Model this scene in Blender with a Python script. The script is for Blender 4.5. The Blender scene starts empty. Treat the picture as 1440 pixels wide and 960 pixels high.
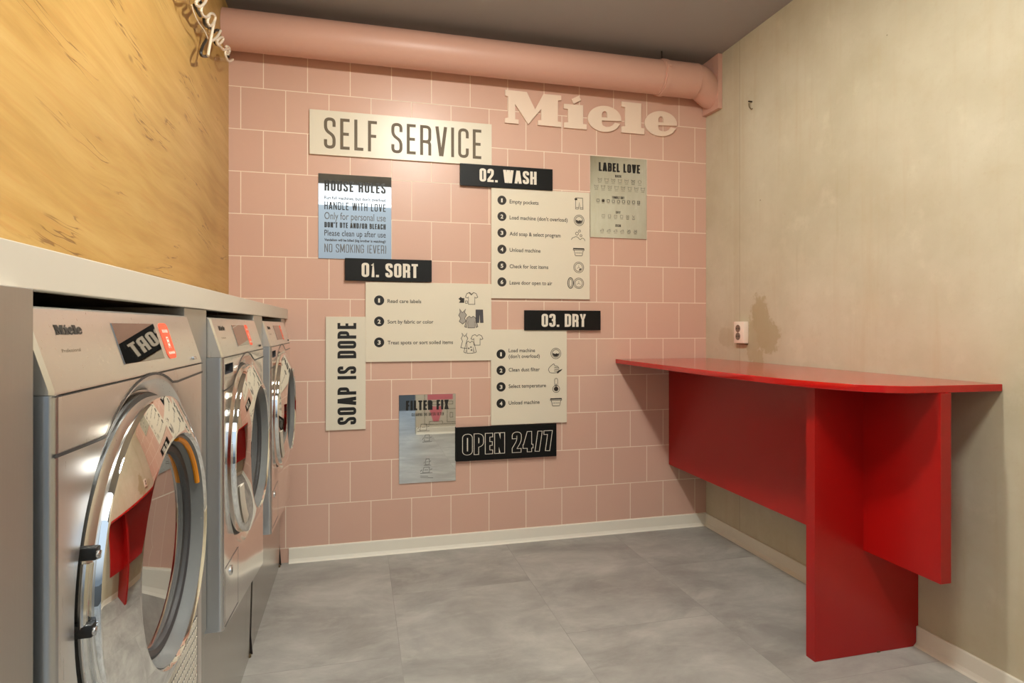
import bpy, bmesh, math, random
from mathutils import Vector, Matrix
random.seed(7)
S = bpy.context.scene
COL = S.collection
PI = math.pi

# ------------------------------------------------------------------ camera, light, exposure
FPX, PCX, PCY, YAW = 850.5, 720.0, 459.5, math.radians(14.27)
CAM = Vector((0.538, -3.088, 1.134))
cd = bpy.data.cameras.new('camera')
cd.sensor_width = 36.0
cd.lens = FPX / 1440 * 36
cd.shift_y = -(480 - PCY) / 1440
cd.clip_start = 0.02
cam = bpy.data.objects.new('camera', cd)
cam.location = CAM
cam.rotation_euler = (PI / 2, 0, -YAW)
COL.objects.link(cam)
S.camera = cam

S.view_settings.view_transform = 'Standard'
S.view_settings.look = 'None'
S.view_settings.gamma = 1
S.view_settings.use_curve_mapping = False
S.view_settings.exposure = -0.03
S.cycles.use_denoising = True
S.cycles.max_bounces = 12
S.cycles.diffuse_bounces = 6
S.cycles.glossy_bounces = 6

def lamp(name, kind, loc, power, color, rot=(0, 0, 0), **kw):
    d = bpy.data.lights.new(name, kind)
    d.energy = power
    d.color = color
    for k, v in kw.items():
        setattr(d, k, v)
    o = bpy.data.objects.new(name, d)
    o.location = loc
    o.rotation_euler = rot
    COL.objects.link(o)
    return o

LAMP_POS = (0.95, -1.55, 2.55)
lamp('ceiling_bulb', 'POINT', LAMP_POS, 74, (1.0, 0.985, 0.89), shadow_soft_size=0.05)
lamp('hall_panel_light', 'AREA', (0.62, -3.95, 2.60), 9, (0.9, 0.95, 1.0), shape='RECTANGLE', size=1.3, size_y=1.1)

FILL_POS = (1.0, -2.55, 2.585)
lamp('fill_disc_light', 'AREA', FILL_POS, 34, (0.98, 1.0, 0.95), shape='DISK', size=0.4)  # added fill light, brightens the lower walls; no such lamp known here

W = bpy.data.worlds.new('outside')
S.world = W
W.use_nodes = True
nt = W.node_tree
nt.nodes.clear()
wo = nt.nodes.new('ShaderNodeOutputWorld')
bg = nt.nodes.new('ShaderNodeBackground')
tc = nt.nodes.new('ShaderNodeTexCoord')
sx = nt.nodes.new('ShaderNodeSeparateXYZ')
rp = nt.nodes.new('ShaderNodeValToRGB')
nt.links.new(tc.outputs['Generated'], sx.inputs[0])
nt.links.new(sx.outputs['Z'], rp.inputs[0])
el = rp.color_ramp.elements
el[0].position = 0.0
el[0].color = (0.16, 0.2, 0.24, 1)
el[1].position = 1.0
el[1].color = (0.62, 0.8, 1.0, 1)
for pos, c in ((0.1, (0.4, 0.46, 0.51, 1)), (0.175, (0.52, 0.6, 0.66, 1)), (0.25, (0.6, 0.72, 0.85, 1))):
    e = el.new(pos)
    e.color = c
nt.links.new(rp.outputs[0], bg.inputs[0])
bg.inputs[1].default_value = 1.25
nt.links.new(bg.outputs[0], wo.inputs[0])

# ------------------------------------------------------------------ helpers
def srgb(r, g, b):
    f = lambda c: (c / 255 / 12.92) if c <= 10.3 else ((c / 255 + .055) / 1.055) ** 2.4
    return (f(r), f(g), f(b), 1)

def ray(x, y):
    a = (x - PCX) / FPX
    b = (PCY - y) / FPX
    c, s = math.cos(YAW), math.sin(YAW)
    return Vector((c * a + s, -s * a + c, b))

def at(x, y, axis, val):
    """the point of the plane axis = val seen at photograph position x, y"""
    d = ray(x, y)
    return CAM + d * ((val - CAM[axis]) / d[axis])

def new_mat(name):
    m = bpy.data.materials.new(name)
    m.use_nodes = True
    n = m.node_tree.nodes
    return m, n, m.node_tree.links, n['Principled BSDF']

def mat(name, col, rough=.5, metal=0, spec=.5, coat=0, bump=0, bscale=200, bstretch=(1, 1, 1), var=0, vscale=6):
    m, n, l, p = new_mat(name)
    p.inputs['Base Color'].default_value = col
    p.inputs['Roughness'].default_value = rough
    p.inputs['Metallic'].default_value = metal
    p.inputs['Specular IOR Level'].default_value = spec
    p.inputs['Coat Weight'].default_value = coat
    p.inputs['Coat Roughness'].default_value = .05
    tcn = n.new('ShaderNodeTexCoord')
    mp = n.new('ShaderNodeMapping')
    mp.inputs['Scale'].default_value = bstretch
    l.new(tcn.outputs['Object'], mp.inputs[0])
    if bump:
        nz = n.new('ShaderNodeTexNoise')
        nz.inputs['Scale'].default_value = bscale
        nz.inputs['Detail'].default_value = 3
        bp = n.new('ShaderNodeBump')
        bp.inputs['Strength'].default_value = bump
        bp.inputs['Distance'].default_value = .001
        l.new(mp.outputs[0], nz.inputs['Vector'])
        l.new(nz.outputs[0], bp.inputs['Height'])
        l.new(bp.outputs[0], p.inputs['Normal'])
    if var:
        nz = n.new('ShaderNodeTexNoise')
        nz.inputs['Scale'].default_value = vscale
        nz.inputs['Detail'].default_value = 5
        l.new(mp.outputs[0], nz.inputs['Vector'])
        mx = n.new('ShaderNodeMix')
        mx.data_type = 'RGBA'
        mx.inputs[6].default_value = [c * (1 - var) for c in col[:3]] + [1]
        mx.inputs[7].default_value = [min(1, c * (1 + var)) for c in col[:3]] + [1]
        l.new(nz.outputs[0], mx.inputs[0])
        l.new(mx.outputs[2], p.inputs['Base Color'])
    return m

class G:
    """tiny node-graph builder"""
    def __init__(s, n, l):
        s.n, s.l = n, l
    def put(s, sock, v):
        if isinstance(v, (int, float)):
            sock.default_value = v
        elif isinstance(v, (tuple, list)):
            sock.default_value = v
        else:
            s.l.new(v, sock)
    def math(s, op, a, b=0., c=None, clamp=False):
        k = s.n.new('ShaderNodeMath')
        k.operation = op
        k.use_clamp = clamp
        s.put(k.inputs[0], a)
        s.put(k.inputs[1], b)
        if c is not None:
            s.put(k.inputs[2], c)
        return k.outputs[0]
    def mix(s, f, a, b, blend='MIX'):
        k = s.n.new('ShaderNodeMix')
        k.data_type = 'RGBA'
        k.blend_type = blend
        s.put(k.inputs[0], f)
        s.put(k.inputs[6], a)
        s.put(k.inputs[7], b)
        return k.outputs[2]
    def noise(s, vec, scale, detail=4, rough=.55, dist=0):
        k = s.n.new('ShaderNodeTexNoise')
        k.inputs['Scale'].default_value = scale
        k.inputs['Detail'].default_value = detail
        k.inputs['Roughness'].default_value = rough
        k.inputs['Distortion'].default_value = dist
        s.l.new(vec, k.inputs['Vector'])
        return k.outputs[0]
    def ramp(s, f, *stops):
        k = s.n.new('ShaderNodeValToRGB')
        e = k.color_ramp.elements
        e[0].position, e[0].color = stops[0]
        e[1].position, e[1].color = stops[-1]
        for p_, c_ in stops[1:-1]:
            q = e.new(p_)
            q.color = c_
        s.l.new(f, k.inputs[0])
        return k.outputs[0]
    def step(s, f, a, b):
        k = s.n.new('ShaderNodeMapRange')
        k.interpolation_type = 'SMOOTHSTEP'
        s.put(k.inputs[0], f)
        k.inputs[1].default_value = a
        k.inputs[2].default_value = b
        return k.outputs[0]
    def xyz(s):
        t = s.n.new('ShaderNodeTexCoord')
        q = s.n.new('ShaderNodeSeparateXYZ')
        s.l.new(t.outputs['Object'], q.inputs[0])
        return t.outputs['Object'], q.outputs[0], q.outputs[1], q.outputs[2]
    def vec(s, x, y, z):
        k = s.n.new('ShaderNodeCombineXYZ')
        s.put(k.inputs[0], x)
        s.put(k.inputs[1], y)
        s.put(k.inputs[2], z)
        return k.outputs[0]
    def scale(s, v, sc):
        k = s.n.new('ShaderNodeMapping')
        k.inputs['Scale'].default_value = sc
        s.l.new(v, k.inputs[0])
        return k.outputs[0]
    def bump(s, h, strength, dist, p):
        k = s.n.new('ShaderNodeBump')
        k.inputs['Strength'].default_value = strength
        k.inputs['Distance'].default_value = dist
        s.l.new(h, k.inputs['Height'])
        s.l.new(k.outputs[0], p.inputs['Normal'])

W1 = (1, 1, 1, 1)
K1 = (0, 0, 0, 1)

def m_tiles():
    m, n, l, p = new_mat('pink_tile')
    g = G(n, l)
    v, x, y, z = g.xyz()
    bt = n.new('ShaderNodeTexBrick')
    bt.offset = .5
    bt.offset_frequency = 2
    bt.squash = 1
    bt.inputs['Scale'].default_value = 1
    bt.inputs['Brick Width'].default_value = .2
    bt.inputs['Row Height'].default_value = .2
    bt.inputs['Mortar Size'].default_value = .0022
    bt.inputs['Mortar Smooth'].default_value = .3
    l.new(g.vec(g.math('ADD', x, 20.1), g.math('ADD', z, -.07 + 20), 0), bt.inputs['Vector'])
    bt.inputs['Color1'].default_value = srgb(208, 169, 151)
    bt.inputs['Color2'].default_value = srgb(213, 175, 157)
    bt.inputs['Mortar'].default_value = srgb(244, 230, 212)
    tone = g.noise(v, 3, 3)
    c = g.mix(g.math('MULTIPLY', tone, .22), bt.outputs['Color'], srgb(199, 157, 138))
    l.new(c, p.inputs['Base Color'])
    l.new(g.math('ADD', .33, g.math('MULTIPLY', bt.outputs['Fac'], .4)), p.inputs['Roughness'])
    p.inputs['Specular IOR Level'].default_value = .4
    g.bump(g.math('SUBTRACT', g.math('MULTIPLY', g.noise(v, 9, 1), .25), bt.outputs['Fac']), .35, .0012, p)
    return m

def m_wood():
    m, n, l, p = new_mat('knotty_oak_board')
    g = G(n, l)
    v, x, y, z = g.xyz()
    warp = g.math('MULTIPLY', g.math('SUBTRACT', g.noise(g.scale(v, (1, .6, 1)), 1.6, 2), .5), .16)
    zz = g.math('ADD', g.math('ADD', z, warp), g.math('MULTIPLY', y, .05))
    gv = g.vec(0, g.math('MULTIPLY', y, .85), g.math('MULTIPLY', zz, 9))
    fine = g.noise(g.vec(0, g.math('MULTIPLY', y, 5), g.math('MULTIPLY', zz, 110)), 1, 5, .6)
    mid = g.noise(gv, 2.2, 6, .6, .35)
    big = g.noise(v, 1.6, 3)
    c = g.ramp(mid, (.28, srgb(162, 124, 62)), (.5, srgb(180, 144, 80)), (.72, srgb(192, 158, 96)))
    c = g.mix(g.math('MULTIPLY', g.step(fine, .48, .7), .5), c, srgb(176, 128, 66))
    c = g.mix(g.math('MULTIPLY', g.step(big, .35, .7), .25), c, srgb(222, 176, 110))
    # cracks along the grain
    cr = g.noise(g.vec(0, g.math('MULTIPLY', y, 2.6), g.math('MULTIPLY', zz, 34)), 1, 3, .5, .2)
    thin = g.math('SUBTRACT', 1, g.step(g.math('ABSOLUTE', g.math('SUBTRACT', cr, .5)), .003, .02))
    gate = g.step(g.noise(g.vec(7, g.math('MULTIPLY', y, 2.6), g.math('MULTIPLY', zz, 7)), 1, 2), .53, .63)
    c = g.mix(g.math('MULTIPLY', g.math('MULTIPLY', thin, gate), .8), c, srgb(112, 74, 34))
    # knots and dents
    vo = n.new('ShaderNodeTexVoronoi')
    vo.inputs['Scale'].default_value = 1
    l.new(g.vec(0, g.math('MULTIPLY', y, 3.2), g.math('MULTIPLY', zz, 7.5)), vo.inputs['Vector'])
    kn = g.math('SUBTRACT', 1, g.step(vo.outputs['Distance'], .02, .085))
    kg = g.step(g.noise(v, 5, 1), .5, .58)
    c = g.mix(g.math('MULTIPLY', g.math('MULTIPLY', kn, kg), .6), c, srgb(120, 82, 40))
    l.new(c, p.inputs['Base Color'])
    p.inputs['Roughness'].default_value = .42
    p.inputs['Specular IOR Level'].default_value = .4
    g.bump(g.math('SUBTRACT', g.math('MULTIPLY', fine, .5), g.math('MULTIPLY', thin, gate)), .35, .0015, p)
    return m

def m_concrete():
    m, n, l, p = new_mat('bare_concrete')
    g = G(n, l)
    v, x, y, z = g.xyz()
    a = g.noise(v, 1.7, 6, .6)
    b = g.noise(g.scale(v, (1, 9, .6)), 2.2, 4, .6)
    f = g.noise(v, 60, 3, .6)
    c = g.ramp(a, (.3, srgb(184, 174, 148)), (.5, srgb(197, 188, 164)), (.7, srgb(208, 200, 178)))
    c = g.mix(g.math('MULTIPLY', g.step(b, .5, .75), .28), c, srgb(184, 162, 126))
    c = g.mix(g.math('MULTIPLY', g.step(f, .55, .8), .18), c, srgb(178, 158, 124))
    md = g.noise(v, 7, 6, .65)
    c = g.mix(g.math('MULTIPLY', g.step(md, .52, .72), .3), c, srgb(184, 170, 138))
    c = g.mix(g.math('MULTIPLY', g.step(md, .45, .25), .25), c, srgb(226, 216, 194))
    # formwork joint
    def line(y0, w, amt, col):
        d = g.math('ABSOLUTE', g.math('SUBTRACT', y, y0))
        return g.math('MULTIPLY', g.math('SUBTRACT', 1, g.step(d, w * .4, w)), amt)
    c = g.mix(line(-.315, .006, .35, 0), c, srgb(150, 130, 98))
    c = g.mix(line(-.285, .03, .2, 0), c, srgb(180, 158, 122))
    # damp patches round the socket
    def blob(y0, z0, ry, rz, amp, edge=.14, sc=16):
        dy = g.math('DIVIDE', g.math('SUBTRACT', y, y0), ry)
        dz = g.math('DIVIDE', g.math('SUBTRACT', z, z0), rz)
        r = g.math('SQRT', g.math('ADD', g.math('MULTIPLY', dy, dy), g.math('MULTIPLY', dz, dz)))
        r = g.math('ADD', r, g.math('MULTIPLY', g.math('SUBTRACT', g.noise(v, sc, 5, .7), .5), 2.1))
        return g.math('MULTIPLY', g.math('SUBTRACT', 1, g.step(r, 1 - edge, 1 + edge)), amp)
    st = blob(-.475, 1.19, .07, .10, .66)
    st = g.math('MAXIMUM', st, blob(-.535, 1.09, .085, .075, .66))
    st = g.math('MAXIMUM', st, blob(-.43, 1.06, .05, .14, .55))
    st = g.math('MAXIMUM', st, blob(-.46, .97, .05, .06, .6))
    st = g.math('MAXIMUM', st, blob(-.2, 1.08, .07, .05, .35, .2))
    st = g.math('MAXIMUM', st, blob(-1.353, 1.97, .001, .001, 0))
    c = g.mix(st, c, srgb(166, 148, 110))
    # streaks running down and small holes
    sk = g.noise(g.vec(0, g.math('MULTIPLY', y, 14), g.math('MULTIPLY', z, .9)), 1, 3)
    c = g.mix(g.math('MULTIPLY', g.step(sk, .64, .74), .16), c, srgb(160, 138, 96))
    vo = n.new('ShaderNodeTexVoronoi')
    vo.inputs['Scale'].default_value = 4.2
    l.new(v, vo.inputs['Vector'])
    hole = g.math('MULTIPLY', g.math('SUBTRACT', 1, g.step(vo.outputs['Distance'], .008, .02)), .8)
    c = g.mix(hole, c, srgb(96, 78, 50))
    l.new(c, p.inputs['Base Color'])
    p.inputs['Roughness'].default_value = .62
    p.inputs['Specular IOR Level'].default_value = .35
    g.bump(g.math('SUBTRACT', g.math('ADD', g.math('MULTIPLY', f, .3), a), hole), .25, .003, p)
    return m

def m_floor():
    m, n, l, p = new_mat('grey_vinyl_floor')
    g = G(n, l)
    v, x, y, z = g.xyz()
    bt = n.new('ShaderNodeTexBrick')
    bt.offset = .5
    bt.inputs['Scale'].default_value = 1
    bt.inputs['Brick Width'].default_value = .97
    bt.inputs['Row Height'].default_value = .605
    bt.inputs['Mortar Size'].default_value = .0012
    bt.inputs['Mortar Smooth'].default_value = .4
    bt.inputs['Bias'].default_value = 0
    bt.inputs['Color1'].default_value = (.0, .0, .0, 1)
    bt.inputs['Color2'].default_value = (1, 1, 1, 1)
    bt.inputs['Mortar'].default_value = (.5, .5, .5, 1)
    l.new(g.vec(g.math('ADD', y, 20.37), g.math('ADD', x, 12.1 - .68), 0), bt.inputs['Vector'])
    off = g.math('MULTIPLY', bt.outputs['Color'], 3.0)
    w = g.vec(g.math('ADD', x, off), g.math('ADD', y, off), 0)
    a = g.noise(g.scale(w, (1, 1.35, 1)), 2.6, 8, .66, .4)
    b = g.noise(g.scale(w, (1.2, 2.8, 1)), 3.6, 8, .68, .5)
    f = g.noise(v, 90, 2)
    c = g.ramp(a, (.32, srgb(134, 132, 127)), (.5, srgb(158, 156, 151)), (.68, srgb(180, 178, 172)))
    c = g.mix(g.math('MULTIPLY', g.step(b, .5, .72), .32), c, srgb(198, 195, 187))
    c = g.mix(g.math('MULTIPLY', g.step(b, .5, .3), .25), c, srgb(138, 135, 128))
    c = g.mix(g.math('MULTIPLY', bt.outputs['Color'], .08), c, srgb(180, 176, 168))
    c = g.mix(g.math('MULTIPLY', bt.outputs['Fac'], .45), c, srgb(104, 101, 96))
    l.new(c, p.inputs['Base Color'])
    l.new(g.math('ADD', .36, g.math('MULTIPLY', a, .22)), p.inputs['Roughness'])
    p.inputs['Specular IOR Level'].default_value = .4
    g.bump(g.math('SUBTRACT', g.math('MULTIPLY', f, .15), bt.outputs['Fac']), .2, .001, p)
    return m

def m_steel(name, col, rough=.2, stretch=(1, 1, .04), amt=.12):
    m, n, l, p = new_mat(name)
    g = G(n, l)
    v, x, y, z = g.xyz()
    b = g.noise(g.scale(v, stretch), 420, 2)
    p.inputs['Base Color'].default_value = col
    p.inputs['Metallic'].default_value = 1
    l.new(g.math('ADD', rough - amt / 2, g.math('MULTIPLY', b, amt)), p.inputs['Roughness'])
    g.bump(b, .04, .0004, p)
    return m

M = {}
M['tile'] = m_tiles()
M['wood'] = m_wood()
M['concrete'] = m_concrete()
M['floor'] = m_floor()
M['ceiling'] = mat('grey_ceiling', srgb(160, 160, 160), .8, var=.08, vscale=2, bump=.1, bscale=80)
M['alcove'] = mat('dark_alcove', srgb(70, 66, 60), .9, var=.1)
M['plaster'] = mat('pale_plaster', srgb(206, 196, 178), .8, var=.05, bump=.1)
M['skirting'] = mat('cream_skirting', srgb(234, 228, 214), .38, bump=.03)
M['pipe'] = mat('pink_paint', srgb(212, 166, 149), .42, var=.03, vscale=4, bump=.05, bscale=30)
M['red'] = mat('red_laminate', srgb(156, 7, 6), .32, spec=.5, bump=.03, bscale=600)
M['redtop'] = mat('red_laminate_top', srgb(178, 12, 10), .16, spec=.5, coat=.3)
M['counter'] = mat('beige_laminate', srgb(200, 191, 176), .35, var=.02)
M['filler'] = m_steel('satin_metal_sheet', (.56, .54, .50, 1), .42)
M['steel'] = m_steel('brushed_steel', (.88, .86, .83, 1), .3)
M['steel2'] = m_steel('polished_steel', (.88, .86, .83, 1), .16, amt=.06)
M['side'] = m_steel('grey_steel_side', (.56, .58, .60, 1), .32)
M['plinth'] = m_steel('plinth_steel', (.58, .56, .53, 1), .24)
M['chrome'] = mat('chrome', (.86, .86, .85, 1), .025, 1)
M['chrome2'] = mat('satin_chrome', (.74, .76, .78, 1), .09, 1)
M['drumring'] = mat('grey_door_liner', srgb(104, 106, 106), .3)
M['gasket'] = mat('dark_rubber', srgb(52, 52, 54), .4)
M['black'] = mat('black_plastic', srgb(18, 17, 16), .45)
M['display'] = mat('dark_display_glass', (.30, .28, .26, 1), .015, 1)
M['sticker'] = mat('orange_red_sticker', srgb(245, 92, 62), .45)
M['orange'] = mat('orange_seal', srgb(240, 150, 20), .4)
M['ink'] = mat('dark_ink', srgb(40, 33, 26), .6)
M['inkblack'] = mat('black_ink', srgb(16, 14, 12), .5)
M['inkgrey'] = mat('grey_ink', srgb(96, 82, 62), .6)
M['inksoft'] = mat('soft_grey_ink', srgb(96, 96, 96), .6)
M['greyfill'] = mat('grey_print', srgb(165, 156, 146), .6)
M['darkfill'] = mat('slate_print', srgb(70, 66, 70), .6)
M['whiteprint'] = mat('white_print', srgb(228, 220, 205), .5)
M['signwhite'] = mat('cream_sign_board', srgb(224, 214, 194), .4, var=.01)
M['signsatin'] = mat('cream_satin_board', srgb(222, 213, 194), .34, var=.01)
M['signblack'] = mat('black_sign_board', srgb(9, 9, 9), .5, spec=.25)
M['mirror'] = mat('mirror_acrylic', (.74, .76, .76, 1), .02, 1)
M['letter'] = mat('cream_letter', srgb(236, 214, 194), .5)
M['tube'] = mat('cream_tube', srgb(240, 226, 204), .25, coat=.4)
M['tubepaint'] = mat('black_tube_paint', srgb(40, 36, 33), .35)
M['plastic'] = mat('white_plastic', srgb(240, 226, 210), .35)
M['socketdark'] = mat('socket_recess_shade', srgb(128, 108, 92), .5)  # shade of the sunk outlets put into the colour; the discs are flat
M['brass'] = mat('worn_metal', srgb(120, 104, 78), .35, .8)
M['rodmetal'] = mat('dark_metal', srgb(70, 62, 54), .4, .8)
M['darkgap'] = mat('brown_black_flap', srgb(30, 22, 18), .6)
M['lampshade'] = mat('white_lamp_base', srgb(235, 232, 225), .4)
M['pinkgraphic'] = mat('pink_graphic', srgb(214, 118, 128), .5)
M['drum'] = mat('steel_drum', (.5, .5, .5, 1), .3, 1, bump=.6, bscale=60)

def m_clear(name, fac, tint):
    m, n, l, p = new_mat(name)
    out = n['Material Output']
    gl = n.new('ShaderNodeBsdfGlossy')
    gl.inputs['Color'].default_value = (.9, .9, .9, 1)
    gl.inputs['Roughness'].default_value = .01
    tr = n.new('ShaderNodeBsdfTransparent')
    tr.inputs['Color'].default_value = tint
    mx = n.new('ShaderNodeMixShader')
    mx.inputs[0].default_value = fac
    l.new(tr.outputs[0], mx.inputs[1])
    l.new(gl.outputs[0], mx.inputs[2])
    l.new(mx.outputs[0], out.inputs[0])
    return m
M['doorglass'] = m_clear('door_glass', .66, (.55, .55, .55, 1))
M['pane'] = m_clear('window_glass', .06, (.95, .97, 1, 1))
M['clear'] = m_clear('clear_acrylic', .25, (.93, .88, .8, 1))

class Frame:
    def __init__(s, o, u, v):
        s.o, s.u, s.v = Vector(o), Vector(u).normalized(), Vector(v).normalized()
        s.n = s.u.cross(s.v)
    def __call__(s, a, b, h=0):
        return s.o + s.u * a + s.v * b + s.n * h
WALL = Frame((0, 0, 0), (1, 0, 0), (0, 0, 1))

class MB:
    def __init__(s):
        s.v, s.f = [], []
    def add(s, vs, fs):
        k = len(s.v)
        s.v += [tuple(p) for p in vs]
        s.f += [[i + k for i in q] for q in fs]
        return s
    def box(s, a, b, bev=0, seg=2):
        bm = bmesh.new()
        bmesh.ops.create_cube(bm, size=1)
        for v in bm.verts:
            v.co = Vector([(a[i] + b[i]) / 2 + v.co[i] * abs(b[i] - a[i]) for i in range(3)])
        if bev:
            bmesh.ops.bevel(bm, geom=bm.edges[:], offset=bev, segments=seg, affect='EDGES', profile=.5)
        bm.verts.index_update()
        s.add([v.co.copy() for v in bm.verts], [[v.index for v in f.verts] for f in bm.faces])
        bm.free()
        return s
    def fbox(s, fr, a, b, bev=0):
        """a box in a frame: a, b = (u, v, h) corners"""
        t = MB().box(a, b, bev)
        return s.add([fr(*p) for p in t.v], t.f)
    def loft(s, rings, closed=True, caps=True):
        n = len(rings[0])
        vs = [p for r in rings for p in r]
        fs = []
        for i in range(len(rings) - 1):
            for j in range(n if closed else n - 1):
                k = (j + 1) % n
                fs.append([i * n + j, i * n + k, (i + 1) * n + k, (i + 1) * n + j])
        if caps:
            fs.append(list(range(n))[::-1])
            fs.append([(len(rings) - 1) * n + j for j in range(n)])
        return s.add(vs, fs)
    def prism(s, pts, d):
        d = Vector(d)
        return s.loft([[Vector(p) for p in pts], [Vector(p) + d for p in pts]])
    def lathe(s, prof, c, axis='X', n=64, closed_prof=False):
        """prof: list of (r, along-axis)"""
        rings = []
        for i in range(n):
            a = 2 * PI * i / n
            ring = []
            for r, t in prof:
                if axis == 'X':
                    ring.append(Vector((c[0] + t, c[1] + r * math.cos(a), c[2] + r * math.sin(a))))
                elif axis == 'Z':
                    ring.append(Vector((c[0] + r * math.cos(a), c[1] + r * math.sin(a), c[2] + t)))
                else:
                    ring.append(Vector((c[0] + r * math.cos(a), c[1] + t, c[2] + r * math.sin(a))))
            rings.append(ring)
        m = len(prof)
        vs = [p for r in rings for p in r]
        fs = []
        for i in range(n):
            k = (i + 1) % n
            for j in range(m if closed_prof else m - 1):
                q = (j + 1) % m
                fs.append([i * m + j, k * m + j, k * m + q, i * m + q])
        return s.add(vs, fs)
    def tube(s, path, r, n=10, smooth=0, closed=False):
        P = [Vector(p) for p in path]
        for _ in range(smooth):
            Q = [] if closed else [P[0]]
            rng = range(len(P)) if closed else range(len(P) - 1)
            for i in rng:
                a, b = P[i], P[(i + 1) % len(P)]
                Q += [a * .75 + b * .25, a * .25 + b * .75]
            if not closed:
                Q.append(P[-1])
            P = Q
        rings = []
        up = None
        for i, p in enumerate(P):
            if closed:
                t = (P[(i + 1) % len(P)] - P[i - 1]).normalized()
            else:
                t = (P[min(i + 1, len(P) - 1)] - P[max(i - 1, 0)]).normalized()
            if up is None:
                up = t.orthogonal().normalized()
            up = (up - t * up.dot(t))
            up = up.normalized() if up.length > 1e-6 else t.orthogonal().normalized()
            w = t.cross(up)
            rr = r[i] if isinstance(r, list) else r
            rings.append([p + (up * math.cos(2 * PI * j / n) + w * math.sin(2 * PI * j / n)) * rr for j in range(n)])
        if closed:
            rings.append(rings[0])
        return s.loft(rings, True, not closed)
    def build(s, name, m, parent=None, smooth=True, origin=None, kind=None, recalc=True):
        me = bpy.data.meshes.new(name)
        bm = bmesh.new()
        o3 = Vector(origin) if origin is not None else Vector((0, 0, 0))
        bv = [bm.verts.new(Vector(p) - o3) for p in s.v]
        for f in s.f:
            try:
                bm.faces.new([bv[i] for i in f])
            except ValueError:
                pass
        if recalc:
            bmesh.ops.recalc_face_normals(bm, faces=bm.faces[:])
        bm.to_mesh(me)
        bm.free()
        me.materials.append(M[m])
        if smooth:
            for pl in me.polygons:
                pl.use_smooth = True
            me.set_sharp_from_angle(angle=math.radians(32))
        o = bpy.data.objects.new(name, me)
        COL.objects.link(o)
        if parent is not None:
            o.parent = parent
            o.location = o3 - world_loc(parent)
        else:
            o.location = o3
        if kind:
            o['kind'] = kind
        return o

def world_loc(o):
    v = Vector(o.location)
    while o.parent is not None:
        o = o.parent
        v = v + Vector(o.location)
    return v

def tag(o, label, cat, group=None):
    o['label'] = label
    o['category'] = cat
    if group:
        o['group'] = group
    return o

def thing(name, loc, label, cat, group=None):
    o = bpy.data.objects.new(name, None)
    o.empty_display_size = .05
    o.location = loc
    COL.objects.link(o)
    return tag(o, label, cat, group)

# ------------------------------------------------------------------ lettering
def fillet(pts, rad, closed, n=5):
    """pts: (x, y, round?)"""
    out = []
    N = len(pts)
    for i, q in enumerate(pts):
        p = Vector(q[:2])
        rd = len(q) > 2 and q[2]
        if not rd or (not closed and i in (0, N - 1)):
            out.append(p)
            continue
        a = Vector(pts[i - 1][:2])
        b = Vector(pts[(i + 1) % N][:2])
        da, db = a - p, b - p
        r = min(rad, da.length * .5, db.length * .5)
        s0, s1 = p + da.normalized() * r, p + db.normalized() * r
        for k in range(n + 1):
            t = k / n
            out.append((s0 * (1 - t) + p * t) * (1 - t) + (p * (1 - t) + s1 * t) * t)
    return out

_lift = [0]
def ribbon(mb, fr, pts, w, closed=False, h=.0004, ext=0, ylim=None):
    _lift[0] = (_lift[0] + 1) % 9
    h += _lift[0] * .00003
    P = [Vector(p[:2]) for p in pts]
    Q = [P[0]]
    for p in P[1:]:
        if (p - Q[-1]).length > 1e-7:
            Q.append(p)
    if closed and (Q[0] - Q[-1]).length < 1e-7:
        Q.pop()
    P = Q
    if len(P) < 2:
        return
    if ext and not closed:
        P[0] = P[0] - (P[1] - P[0]).normalized() * ext
        P[-1] = P[-1] + (P[-1] - P[-2]).normalized() * ext
    N = len(P)
    L, R = [], []
    for i in range(N):
        d0 = (P[i] - P[i - 1]) if (i > 0 or closed) else (P[1] - P[0])
        d1 = (P[(i + 1) % N] - P[i]) if (i < N - 1 or closed) else d0
        d0, d1 = d0.normalized(), d1.normalized()
        n0, n1 = Vector((-d0.y, d0.x)), Vector((-d1.y, d1.x))
        m_ = n0 + n1
        if m_.length < 1e-6:
            m_ = n0
        m_.normalize()
        k = 1 / max(.5, m_.dot(n1))
        L.append(P[i] + m_ * (w / 2 * k))
        R.append(P[i] - m_ * (w / 2 * k))
    if ylim:
        for p in L + R:
            p.y = min(max(p.y, ylim[0]), ylim[1])
    vs = [fr(p.x, p.y, h) for p in L] + [fr(p.x, p.y, h) for p in R]
    fs = []
    for i in range(N if closed else N - 1):
        j = (i + 1) % N
        fs.append([i, N + i, N + j, j])
    mb.add(vs, fs)

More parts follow.
